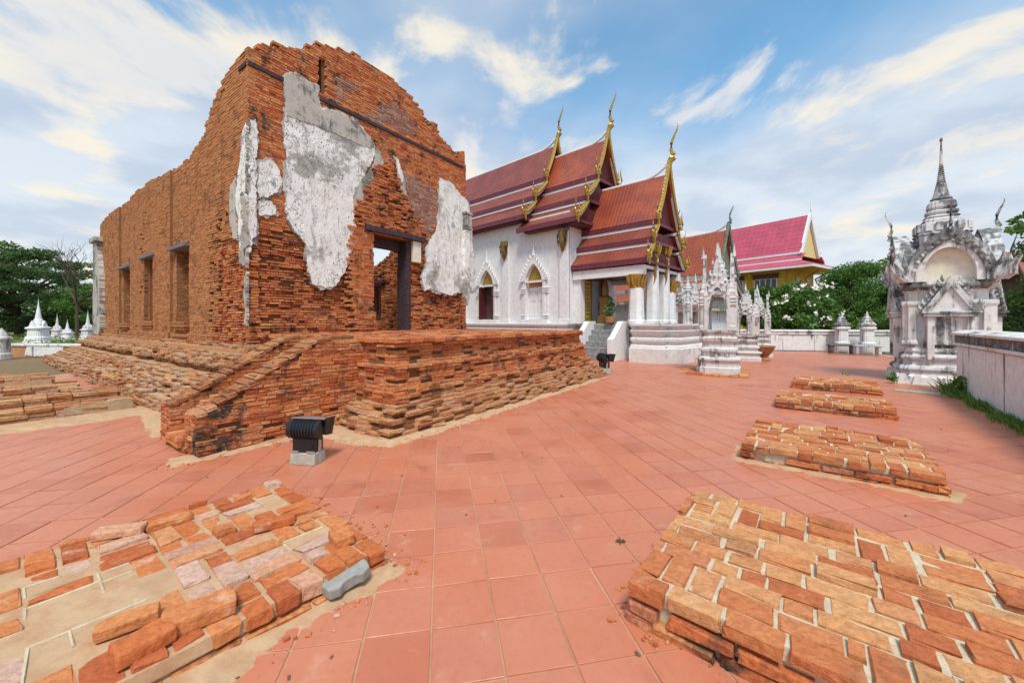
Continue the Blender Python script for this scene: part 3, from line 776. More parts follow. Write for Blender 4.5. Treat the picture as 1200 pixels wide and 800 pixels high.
# plaster left on the walls
def rough_poly(pts, seed, amp=.035, step=.05):
    out = []; n = len(pts)
    for i in range(n):
        a, b = Vector(pts[i]), Vector(pts[(i+1) % n]); k = max(1, int((b-a).length/step)); nv = Vector((-(b-a).y, (b-a).x)).normalized()
        for j in range(k):
            p = a.lerp(b, j/k); q = p+nv*(amp*(fnoise(p.x, p.y, seed, 3)+.7*fnoise(p.x, p.y, seed+3, 9)+.5*fnoise(p.x, p.y, seed+5, 24)))
            out.append((q.x, q.y))
    return out
def grow(pts, d):
    cx = sum(p[0] for p in pts)/len(pts); cz = sum(p[1] for p in pts)/len(pts); out = []
    n = len(pts); ar = sum(pts[i][0]*pts[(i+1) % n][1]-pts[(i+1) % n][0]*pts[i][1] for i in range(n)); sg = 1 if ar > 0 else -1
    for i in range(n):
        a, b = Vector(pts[i-1]), Vector(pts[(i+1) % n]); t = (b-a); 
        if t.length < 1e-6: out.append(pts[i]); continue
        nv = Vector((t.y, -t.x)).normalized()*sg*d; out.append((pts[i][0]+nv.x, pts[i][1]+nv.y))
    return out
def plaster(pts, seed, mat, out=.03, th=.07, label=None, wall='f', amp=.05, under=True):
    par = p_front if wall == 'f' else p_left; res = None
    coats = [(grow(pts, .025), seed+40, 'plaster_grey', out-.012, amp*1.6)] if under and mat != 'plaster_grey' else []
    coats.append((pts, seed, mat, out, amp))
    for (pp, sd, m, o_, am) in coats:
        pp = rough_poly(pp, sd, am, .03); mb = MB()
        if wall == 'f': mb.slab([(u, -o_-.006*fnoise(u, z, sd, 2), z) for u, z in pp], (0, th, 0))
        else: mb.slab([(-o_, u, z) for u, z in pp], (th, 0, 0))
        res = mb.build('plaster_patch', M[m], par)
    if label: res['label'] = label
    return res
plaster(P_main, 3, 'plaster_ruin', .034, .07, 'large white plaster patch flecked with black')
plaster([fac(*p) for p in [(333, 90), (338, 86), (350, 88), (360, 96), (372, 101), (373, 118), (376, 128), (400, 133), (418, 143), (430, 158), (438, 172), (434, 176), (410, 165), (380, 152), (352, 142), (334, 136)]], 4, 'plaster_grey', .042, .05, 'grey coarse render above the white patch')
plaster([fac(*p) for p in [(439, 172), (446, 180), (449, 196), (441, 205), (434, 220), (424, 236), (414, 246), (412, 232), (420, 214), (430, 202), (438, 190)]], 5, 'plaster_grey', .055, .06)
plaster([fac(*p) for p in [(460, 182), (466, 190), (473, 212), (476, 234), (470, 228), (464, 206)]], 6, 'plaster_grey', .06, .05)
plaster([fac(*p) for p in [(461, 186), (465, 188), (471, 208), (470, 214), (465, 204)]], 7, 'plaster_ruin', .07, .04)
plaster(P_right, 8, 'plaster_ruin', .034, .07, 'white plaster patch right of the doorway')
plaster([fac(*p) for p in [(303, 190), (316, 188), (324, 196), (329, 212), (325, 226), (312, 232), (303, 233)]], 9, 'plaster_ruin', .03, .06)
plaster([fac(*p) for p in [(303, 236), (313, 234), (322, 242), (324, 252), (303, 253)]], 10, 'plaster_ruin', .03, .06)
plaster([fac(*p) for p in [(283, 225), (290, 250), (303, 262), (302, 290), (291, 285), (284, 292)]], 11, 'plaster_grey', .03, .06)
plaster([(.02, 5.6), (.15, 5.65), (.14, 4.4), (.12, 3.3), (.02, 2.9)], 12, 'plaster_ruin', .052, .06)
plaster([(-.02, 5.5), (.18, 5.3), (.26, 4.8), (.46, 4.2), (.50, 3.9), (.32, 3.7), (.34, 3.3), (.26, 2.75), (.02, 2.6)], 13, 'plaster_ruin', .048, .06, 'white plaster strip at the corner', 'l')
plaster([(-.02, 2.5), (.10, 2.4), (.12, 2.1), (.05, 1.7), (.10, 1.45), (-.02, 1.4)], 14, 'plaster_grey', .03, .05, None, 'l')
plaster([(.55, 4.6), (.8, 4.4), (.9, 3.8), (.7, 3.3), (.45, 3.2), (.5, 3.9)], 15, 'plaster_grey', .022, .03, None, 'l')
# weathered purple-grey brick face between the patches
def mark(o, l): o['label'] = l; return o
# corner pilaster at the right end with its fluted capital
mb = MB(); mb.slab([(u, -.13, z) for u, z in rough_poly([(6.40, 4.62), (6.62, 4.62), (6.66, 4.0), (6.64, 2.2), (6.55, 2.05), (6.42, 2.35)], 16, .02)], (0, .25, 0)); mb.build('corner_pilaster', M['plaster_ruin'], p_front)
mb = MB(); mb.box(6.36, 6.72, -.20, .3, 5.12, 5.2); mb.box(6.38, 6.70, -.18, .3, 4.62, 4.70)
for i in range(5): mb.box(6.385+i*.064, 6.385+i*.064+.045, -.185, .2, 4.72, 5.10)
mb.box(6.40, 6.68, -.15, .3, 4.70, 5.12)
mb.build('pilaster_capital', M['plaster_grey'], p_front, bevel=.01)
# far left corner pilaster
mb = MB(); mb.slab([(-.16, u, z) for u, z in rough_poly([(13.4, 2.3), (13.5, 3.4), (13.9, 4.3), (14.0, 4.75), (14.75, 4.75), (14.75, 1.0), (13.5, 1.0), (13.35, 1.4)], 17, .05)], (.3, 0, 0)); mb.build('corner_pilaster', M['plaster_grey'], p_left)
mb = MB(); mb.box(-.26, .2, 13.8, 14.85, 4.76, 4.95); mb.build('pilaster_capital', M['plaster_grey'], p_left, bevel=.02)
# timber: tie beam along the gable foot, door lintel and frame, window lintels and sills
u1 = fac(332, 90)[0]; u2 = fac(371, 110)[0]
mb = MB(); mb.box(.0, u1, -.03, .2, 6.71, 6.80); mb.build('tie_beam', M['timber'], p_front, bevel=.008)
mb = MB(); mb.box(u2, HW-.15, -.03, .2, 6.69, 6.775); mb.build('tie_beam', M['timber'], p_front, bevel=.008)
mb = MB(); mb.box(-.03, .1, .05, .4, 6.71, 6.80); mb.build('tie_beam', M['timber'], p_left, bevel=.008)
a, b, c, d = door
mb = MB(); mb.box(a-.28, b+.42, -.16, .62, d, d+.15); mb.build('door_lintel', M['timber'], ruin, bevel=.01)
fr = MB(); fr.box(a, a+.13, .30, .48, c, d-.002); df = fr.build('door_frame', M['timber'], ruin, bevel=.008)
fr = MB(); fr.box(b-.16, b-.002, .02, .42, c, d-.002); fr.build('jamb', M['timber'], df, bevel=.008)
fr = MB(); fr.box(a+.135, b-.165, .30, .46, d-.30, d-.002); fr.build('head', M['timber'], df, bevel=.008)
fr = MB(); fr.box(b+.002, b+.30, -.09, -.0, d-.62, d-.01); fr.build('plaster_patch', M['cream'], p_front, bevel=.01)
for (a, b, c, d) in wins:
    mb = MB(); mb.box(-.075, .6, a-.20, b+.24, d-.02, d+.075); mb.build('window_lintel', M['timber_grey'], p_left, bevel=.01)
    for k, (dz, ex, pr) in enumerate(((0, .05, .04), (-.075, .10, .075), (-.15, .06, .04), (-.34, .12, .03))):
        mb = MB(); mb.box(-pr, .3, a-ex, b+ex, c+dz-.065, c+dz-.002); mb.build('window_sill', M['brick_tan'], p_left, bevel=.012)
for (a, b, c, d) in rwin[:2]:
    mb = MB(); mb.box(HW-.86, HW+.05, a-.3, b+.25, d, d+.13); mb.build('window_lintel', M['timber'], p_right, bevel=.01)
    fr = MB(); fr.box(HW-.6, HW-.4, a+.002, a+.12, c+.1, d-.002); fr.box(HW-.6, HW-.4, b-.12, b-.002, c+.1, d-.002); fr.box(HW-.6, HW-.4, a+.002, b-.002, c+.002, c+.1); fr.build('window_frame', M['timber'], p_right, bevel=.008)

# low brick footings to the left of the hall
foot = thing('brick_footing', R2W(-1.66, .22), RZ, 'low stepped brick footing left of the ruined hall, sand on its treads', 'footing')
def footing():
    r = random.Random(77); ob = []; core = MB()
    steps = [(-5.2, 0, .0, .5, .20), (-5.4, -.05, .45, 1.1, .31), (-5.6, -.45, 1.0, 1.7, .42), (-5.8, -.7, 1.6, 2.6, .52), (-6.4, -1.1, 2.5, 3.5, .50), (-7, -1.6, 3.4, 4.6, .46)]
    for i, (xa, xb, ya, yb, h) in enumerate(steps):
        core.box(xa, xb-.05, ya+.05, yb+.2, -.05, h-.05)
        n = int(round(h/.066))
        for k in range(n):
            z = h-.033-(n-1-k)*.066
            if k < n-3 and i: continue
            x = xb
            while x > xa:
                l = .28*r.uniform(.9, 1.08)
                if r.random() > .06: ob.append((x-l/2, ya+.1+r.gauss(0, .02)+.02*i, z, l-.012, .2, .055, r.gauss(0, .02), r.gauss(0, .015), r.gauss(0, .03), r.random()))
                x -= l
        y = ya+.3
        while y < yb:
            x = xb
            while x > xa:
                l = .28*r.uniform(.9, 1.08)
                if r.random() > .25: ob.append((x-l/2, y, h-.04+r.gauss(0, .012), l-.012, .135, .055, r.gauss(0, .04), r.gauss(0, .03), r.gauss(0, .05), r.random()))
                x -= l
            y += .15
    c = core.build('mortar_core', M['sand'], foot, fix=False)
    singles('brick', ob[:280], M['brick_plinth'], foot); bulk('brickwork', ob[280:], M['brick_plinth'], foot)
    mb = MB(); mb.slab([(x, -.03, z) for x, z in rough_poly([(-.0, .0), (-.0, .20), (-.3, .19), (-.75, .16), (-.85, .03)], 3, .03)], (0, .12, 0)); mb.build('plaster_patch', M['mortar'], foot)
footing()

# sand blown against the foot of the ruin
def rpoly(pts): return [R2W(*p) for p in pts]
sand_patch('sand', rpoly([(-.72, -3.7), (-.6, -4.6), (-.38, -5.06), (1, -5.06), (3, -5.02), (5, -5.0), (7.0, -4.96), (7.0, -4.6), (4, -4.5), (.2, -4.3), (-.1, -3.2)]), .03, 'pale sand drifted along the foot of the brick porch', 1)
sand_patch('sand', rpoly([(-2.1, -3.75), (-.3, -3.85), (-.3, -3.4), (-2.0, -3.4)]), .025, 'pale sand strip under the stair cheek wall', 2)
sand_patch('sand', rpoly([(-5.5, -.3), (-1.7, -.45), (-1.9, -2.2), (-1.3, -2.2), (-1.0, -.3), (-1.6, .6), (-5.5, .6)]), .03, 'pale sand between the brick footing and the stair', 3)

def crumbs(name, spots, label, seed, mat='brick_slab'):
    """spots: (x, y, spread, count)"""
    r = random.Random(seed); out = []
    for (x, y, sp, n) in spots:
        for k in range(n):
            s = .004+.016*r.random()**3
            out.append((x+r.gauss(0, sp), y+r.gauss(0, sp), s*.35, s*r.uniform(.8, 1.8), s, s*.8, r.gauss(0, .4), r.gauss(0, .4), r.random()*6.28, r.random()))
    tag(bulk(name, out, M[mat], None, c=.002, jit=.0015), label, 'crumbs')
def along(pts, n, sp):
    out = []
    for a, b in zip(pts, pts[1:]):
        for i in range(6): f = i/6; out.append((a[0]+(b[0]-a[0])*f, a[1]+(b[1]-a[1])*f, sp, n//6))
    return out
crumbs('brick_crumbs', along(rpoly([(-2.0, -3.7), (-.5, -3.8), (-.5, -5.0), (3, -5.05), (7.1, -4.98)]), 150, .10), 'crumbs of brick and grit along the foot of the brick porch', 5)
# ------------------------------------------------------------ brick slabs let into the terrace
SA = rad(38.3); sd_ = Vector((math.sin(SA), math.cos(SA))); sn_ = Vector((math.cos(SA), -math.sin(SA)))   # away along the row / across to the right
SRZ = math.atan2(sn_.y, sn_.x)
def slab(origin, wx, wy, h, label, seed, mat, sandy, courses=3, lift=.012, holes=None, edge_mat=None, mort='joint'):
    """origin = near left corner; x runs right along the near edge, y runs away"""
    t = thing('brick_slab', origin, SRZ, label, 'brick slab', 'brick slabs let into the terrace')
    r = random.Random(seed); obs = []
    core = MB(); core.box(.05, wx-.05, .05, wy-.05, -.05, h-.052)
    core.build('mortar_bed', M[mort], t, fix=False)
    # mortar skin with a lumpy surface
    mb = MB(); st = .04; nx = int(wx/st); ny = int(wy/st)
    for i in range(nx+1):
        for j in range(ny+1):
            x = wx*i/nx; y = wy*j/ny; ed = min(i, j, nx-i, ny-j)
            z = h-.010+.014*fnoise(x, y, seed+5, 1.6)+.003*fnoise(x, y, seed, 7)+.003*fnoise(x, y, seed, 17)+.012*sandy*max(0, fnoise(x, y, seed+2, 1.6))
            if ed == 0: z = h-.07; x = min(max(x, .035), wx-.035); y = min(max(y, .035), wy-.035)
            mb.v.append((x, y, z))
    for i in range(nx):
        for j in range(ny):
            a = i*(ny+1)+j; mb.f.append((a, a+ny+1, a+ny+2, a+1))
    mb.build('mortar_top', M[mort], t, smooth=True, fix=False)
    # top bricks: rows of stretchers and bats, here and there a pair of headers across two rows
    cells = []; q = .126; y = 0.0; skip = {}
    row = 0
    while y < wy:
        x = -r.choice((0, .06, .126, .18)); nxt = {}
        while x < wx:
            if any(a0 <= x+.02 < a1 for a0, a1 in skip.items()): x = [a1 for a0, a1 in skip.items() if a0 <= x+.02 < a1][0]; continue
            lim = min([a0 for a0 in skip if a0 > x]+[1e9]); k = r.random()
            if k < .16 and lim-x > .30: cells += [(x, y, q, 2*q), (x+q, y, q, 2*q)]; nxt[x] = x+2*q; x += 2*q; continue
            l = r.choice((.25, .25, .25, .235, .17, .126)); l = min(l, max(.07, lim-x)); cells.append((x, y, l, q)); x += l
        skip = nxt; y += q; row += 1
    ridge = []
    for (x, y, lx, ly) in cells:
        sh = 0
        a, b, c0, c1 = max(x+sh, 0), min(x+lx+sh, wx), max(y, 0), min(y+ly, wy)
        if b-a < .05 or c1-c0 < .05: continue
        cx, cy = (a+b)/2, (c0+c1)/2
        sunk = 0; edge = cx < .2 or cx > wx-.2 or cy < .16 or cy > wy-.16
        gone = fnoise(cx, cy, seed+1, 1.5)+.25*fnoise(cx, cy, seed+4, 5) > .95-.95*sandy
        if holes and holes(cx, cy): gone = r.random() < .85
        if gone and not (edge and r.random() < .8):
            if r.random() < .5: ridge += [(cx, c0, h-.014+.014*fnoise(cx, c0, seed+5, 1.6), b-a, .011, .022, 0, 0, r.gauss(0, .03), 0), (a, cy, h-.014+.014*fnoise(a, cy, seed+5, 1.6), .011, c1-c0, .022, 0, 0, r.gauss(0, .03), 0)]
            if r.random() < .62: continue
            sunk = .012
        up = r.gauss(0, lift*.25)+.014*fnoise(cx, cy, seed+5, 1.6)
        if r.random() < .12: up += r.uniform(.008, .026)
        th = r.uniform(.06, .08); g = r.uniform(.014, .024)
        obs.append((cx+r.gauss(0, .004), cy+r.gauss(0, .004), h-.032+up-sunk, b-a-g, c1-c0-g, th, r.gauss(0, .012), r.gauss(0, .010), r.gauss(0, .016), 0))
    singles('brick', obs, M[mat], t, c=.0065, jit=.0065)
    if ridge: bulk('mortar_ridge', ridge, M['joint'], t, c=.004, jit=.003)
    # side courses
    sb = []
    zc = h-.115
    while zc > -.03:
        for (ax, n_, fix_, ry) in (('x', wx, .07, 0), ('x', wx, wy-.07, 0), ('y', wy, .07, 1), ('y', wy, wx-.07, 1)):
            p = -r.random()*.2
            while p < n_:
                l = .28*r.uniform(.85, 1.1); a, b = max(p, 0), min(p+l, n_); p += l
                if b-a < .06 or r.random() < .08: continue
                q = (a+b)/2; j = r.gauss(0, .010)
                sb.append(((q, fix_+j) if ax == 'x' else (fix_+j, q)) + (zc+r.gauss(0, .003), b-a-.014, .14, .056, r.gauss(0, .02), r.gauss(0, .015), ry*rad(90)+r.gauss(0, .03), 0))
        zc -= .066
    singles('brick', sb, M[edge_mat or 'brick'], t, c=.008, jit=.006)
    return t
def crn(px, py, z): return G(px, py, z)
o2 = crn(733, 681, .2); o3 = crn(868, 519, .17); o4 = crn(908, 466, .17); o5 = crn(928, 446.5, .16)
s2 = slab((*o2, 0), 2.5, 1.42, .20, 'large pale brick slab nearest the camera on the right', 1, 'brick_slab', .12, lift=.011)
s3 = slab((*o3, 0), 1.56, 1.40, .17, 'second brick slab from the camera in the right row', 2, 'brick_slab', .2)
s4 = slab((*o4, 0), 1.56, 1.05, .17, 'third brick slab from the camera in the right row', 3, 'brick_slab', .2, lift=.02)
s5 = slab((*o5, 0), 1.5, 1.3, .16, 'farthest brick slab in the right row, small weeds on it', 4, 'brick_slab', .2, lift=.02)
o1 = Vector(G(455, 648, .08))               # right near corner of the left slab
o1 = o1-sd_*2.9-sn_*1.62
s1 = slab((o1.x, o1.y, 0), 1.62, 2.9, .12, 'broken low brick slab on the left, sand filling its gaps', 6, 'brick_slab_red', .80, lift=.016, mort='sand')
for k, (pts, lab, sd) in enumerate((
        ([(-.12, -.16), (1.62, -.16), (2.5, -.1), (2.5, .15), (.2, .2), (.2, 1.3), (-.1, 1.3)], None, 1),)):
    pass
def slab_sand(t, pts, h, label, seed, edge=.16):
    m = Matrix.Translation(t.location) @ Matrix.Rotation(SRZ, 4, 'Z')
    return sand_patch('sand', [tuple((m @ Vector((x, y, 0)))[:2]) for x, y in pts], h, label, seed, edge=edge)
slab_sand(s1, [(1.5, 1.0), (1.74, 1.0), (1.78, 1.8), (1.70, 2.3), (1.72, 2.92), (1.4, 2.95), (.2, 2.95), (.2, 2.7), (1.4, 2.7)], .03, 'sand spilled along the right edge of the broken left slab', 11)
slab_sand(s3, [(-.08, -.08), (.3, -.1), (1.0, -.05), (1.6, -.08), (1.66, .2), (1.5, .2), (.1, .3), (-.1, .5)], .008, 'thin mortar smear round the second slab of the right row', 12, .1)

# loose bricks and a paving stone lying on the left slab
def loose(px, py, z, dims, rz, label, mat='brick_slab_red', rx=0, ry=0, name='loose_brick', cat='brick', grp='loose bricks lying on the left slab'):
    x, y = G(px, py, z); r = np.random.RandomState(int(px+py))
    half = np.array(dims)/2
    bm = bmesh.new(); bmesh.ops.create_cube(bm, size=1)
    for v in bm.verts: v.co = Vector((v.co.x*dims[0], v.co.y*dims[1], v.co.z*dims[2]))
    bmesh.ops.subdivide_edges(bm, edges=bm.edges, cuts=3, use_grid_fill=True)
    for v in bm.verts:
        n = noise.noise_vector(v.co*14+Vector((px, py, 0))); v.co += n*.010
        q = sum(abs(c)/(d/2) > .93 for c, d in zip(v.co, dims))
        if q >= 2: v.co *= .965-.04*abs(noise.noise(v.co*20+Vector((px, 0, 0))))
    me = bpy.data.meshes.new(name); bm.to_mesh(me); bm.free()
    o = bpy.data.objects.new(name, me); COL.objects.link(o); me.materials.append(M[mat])
    o.location = (x, y, z); o.rotation_euler = (rx, ry, rz)
    b = o.modifiers.new('bevel', 'BEVEL'); b.width = .006; b.segments = 2; b.limit_method = 'ANGLE'; b.angle_limit = rad(50)
    return tag(o, label, cat, grp)
loose(235, 716, .152, (.27, .15, .07), rad(40), 'largest thick orange brick lying on the left slab', ry=-.03)
loose(168, 752, .150, (.19, .13, .065), rad(58), 'orange brick with worn corners near the lower edge of the left slab')
loose(150, 728, .147, (.22, .09, .055), rad(40), 'narrow brown brick beside the worn orange brick on the left slab')
loose(322, 612, .147, (.24, .09, .055), rad(35), 'dark red narrow brick lying in the middle of the left slab')
loose(400, 628, .147, (.17, .12, .055), rad(-48), 'clean orange brick near the right corner of the left slab')
loose(140, 622, .145, (.26, .10, .055), rad(20), 'brown brick on the far edge of the left slab')
def paver():
    x, y = G(405, 680, .05); mb = MB(); pts = []
    w, l = .062, .115
    pts = [(-l, -w), (-l*.55, -w-.018), (-l*.3, -w), (0, -w-.016), (l*.3, -w), (l*.55, -w-.018), (l, -w), (l+.012, 0), (l, w), (l*.55, w+.018), (l*.3, w), (0, w-.016), (-l*.3, w), (-l*.55, w+.018), (-l, w), (-l-.012, 0)]
    pts = [p for i, p in enumerate(pts) if i not in (3, 11)]
    mb.slab([(a, b, 0) for a, b in pts], (0, 0, .06))
    o = mb.build('paving_stone', M['paver'], bevel=.008); o.location = (x, y, .045); o.rotation_euler = (.12, -.1, rad(48))
    tag(o, 'grey zigzag concrete paving stone leaning at the corner of the left slab', 'paving stone')
paver()

# floodlights
def floodlight(loc, rz, label, s=1.0):
    t = thing('floodlight', loc, rz, label, 'floodlight', 'black floodlights in front of the ruin'); t.scale = (s, s, s)
    mb = MB(); mb.hexa([(-.19, -.13, 0), (.19, -.13, 0), (.19, .13, 0), (-.19, .13, 0)], [(-.185, -.12, .16), (.185, -.12, .16), (.185, .12, .16), (-.185, .12, .16)]); mb.build('concrete_base', M['concrete'], t, bevel=.01)
    mb = MB(); mb.box(-.17, .17, -.10, .10, .162, .36); mb.build('ballast_box', M['black_metal'], t, bevel=.015)
    mb = MB()
    for sx in (-1, 1):
        mb.box(sx*.178-.008, sx*.178+.008, -.03, .03, .17, .48)
    mb.box(-.178, -.06, -.125, -.10, .165, .19); mb.box(.06, .178, -.125, -.10, .165, .19)
    mb.build('bracket', M['steel'], t, bevel=.003)
    # half-cylinder ribbed housing, back towards the viewer, lens side away
    mb = MB(); prof = []
    for i in range(13):
        a = rad(-100+i*200/12*.9); prof.append((-.02-.135*math.cos(a), .47+.135*math.sin(a)))
    mb.slab([(-.23, y, z) for y, z in prof], (.46, 0, 0)); hs = mb.build('housing', M['black_metal'], t, bevel=.006)
    mb = MB()
    for k in range(8):
        x = -.155+k*.044
        mb.slab([(x, -.02+(y+.02)*1.10, .47+(z-.47)*1.09) for y, z in prof], (.010, 0, 0))
    mb.build('cooling_fin', M['black_metal'], hs)
    mb = MB(); Mx = Matrix.Translation((0, .02, .605)) @ Matrix.Rotation(rad(-8), 4, 'X')
    mb.box(-.25, .25, -.03, .22, 0, .012, Mx); mb.build('hood', M['steel'], t, bevel=.003)
    for sx in (-1, 1):
        mb = MB(); mb.slab([(sx*.248, .02, .62), (sx*.248, .25, .60), (sx*.248, .18, .36), (sx*.248, .02, .38)], (.006, 0, 0)); mb.build('side_shield', M['black_metal'], t)
    mb = MB(); mb.box(-.21, .21, .075, .085, .37, .58); mb.build('lens', M['glass'], t)
    mb = MB(); mb.tube([(.12, -.105, .25), (.12, -.12, .25)], [.028, .024], 12); mb.build('cap', M['black_metal'], t)
    return t
fx, fy = G(361, 541)
floodlight((fx, fy, 0), rad(-2)+math.atan2(0, 1)+rad(-6), 'black ribbed floodlight on a concrete block by the brick stair', .76)
fx, fy = G(708, 437)
f2 = floodlight((fx, fy, 0), rad(-75), 'small black floodlight at the far corner of the brick porch', .95)

# debris on the tiles
def leafbit(px, py, label):
    x, y = G(px, py); mb = MB()
    for k in range(4):
        a = k*1.7+px; mb.tube([(0, 0, .006), (.02*math.cos(a), .02*math.sin(a), .014), (.038*math.cos(a), .038*math.sin(a), .004)], [.009, .013, .002], 5, .5)
    o = mb.build('dry_leaf', M['soil'], smooth=True); o.location = (x, y, 0); tag(o, label, 'leaf')
leafbit(727, 635, 'small curled dry leaf on the tiles between the two near slabs')

def local_pts(t, pts):
    m = Matrix.Translation(t.location) @ Matrix.Rotation(SRZ, 4, 'Z'); return [tuple((m @ Vector((x, y, 0)))[:2]) for x, y in pts]
crumbs('brick_crumbs', along(local_pts(s1, [(1.72, .8), (1.74, 2.9), (1.2, 3.0), (0, 3.02)]), 160, .07), 'crumbs of brick scattered beside the broken left slab', 8, 'brick_slab_red')
crumbs('brick_crumbs', along(local_pts(s2, [(-.06, 1.45), (-.07, .0), (1.4, -.08)]), 110, .04), 'crumbs of brick beside the near right slab', 9)
def fallen():
    r = random.Random(12); out = []
    for k in range(70):
        y = 1.6+10*r.random()**1.3; x = r.uniform(-1.1, 1.2)*y
        out.append((x, y, .004, r.uniform(.012, .03), r.uniform(.006, .014), .003, r.gauss(0, .3), r.gauss(0, .3), r.random()*6.28, r.random()))
    tag(bulk('leaf_litter', out, M['soil'], None, c=.001, jit=.002), 'scattered bits of dry leaf on the terrace tiles', 'leaf litter')
fallen()
# ------------------------------------------------------------ white temple with red tiled roofs
TA = rad(43.4); TX, TY = 5.37, 13.65
TRZ = math.atan2(math.cos(TA), math.sin(TA))
M['roof_red'] = m_rooftile('glazed_red_tile', (.40, .085, .035), (.27, .055, .035), 8, 6, TRZ, .32)
M['roof_red2'] = m_rooftile('glazed_maroon_tile', (.24, .055, .035), (.32, .075, .045), 8, 6, TRZ, .32)
temple = thing('temple', (TX, TY), TRZ, 'white temple with red tiled tiered roofs and gold finials', 'temple')
CW = 2.25                                   # ridge line
def slope_slab(mb, v0, v1, w0, z0, w1, z1, th=.07):
    """a roof plane from (w0,z0) at its top to (w1,z1) at its eave"""
    d = Vector((w1-w0, 0, z1-z0)).normalized(); n = Vector((-d.z, 0, d.x));
    if n.z < 0: n = -n
    o = n*th
    a = [Vector((w0, v0, z0)), Vector((w1, v0, z1)), Vector((w1, v1, z1)), Vector((w0, v1, z0))]
    mb.hexa(a, [p+o for p in a])
def sag(w0, z0, w1, z1, k=4, s=.05):
    pts = []
    for i in range(k+1):
        t = i/k; pts.append((w0+(w1-w0)*t, z0+(z1-z0)*t-s*math.sin(math.pi*t)))
    return pts
def chofa(mb, base, out, h, r=.05):
    """curved horn finial rising from base; out = horizontal direction it leans to"""
    o = Vector(out); b = Vector(base); p = []; rr = []
    for t, f, up, k in ((0, 0, 0, 1.25), (.1, .02, .10, 1.5), (.2, .10, .17, 1.9), (.27, .12, .24, 1.2), (.4, .05, .38, .9), (.55, .06, .55, .75), (.7, .13, .70, .6), (.82, .20, .82, .45), (.92, .24, .92, .3), (1, .22, 1.0, .12)):
        p.append(b+o*(f*h*.9)+Vector((0, 0, up*h))); rr.append(r*k)
    mb.tube(p, rr, 6, .6)
def flame(mb, base, out, h, r=.045):
    o = Vector(out); b = Vector(base)
    mb.tube([b, b+o*.22*h+Vector((0, 0, .05*h)), b+o*.34*h+Vector((0, 0, .30*h)), b+o*.22*h+Vector((0, 0, .62*h)), b+o*.27*h+Vector((0, 0, h))], [r*1.1, r*1.6, r*1.3, r*.9, r*.15], 6, .7)
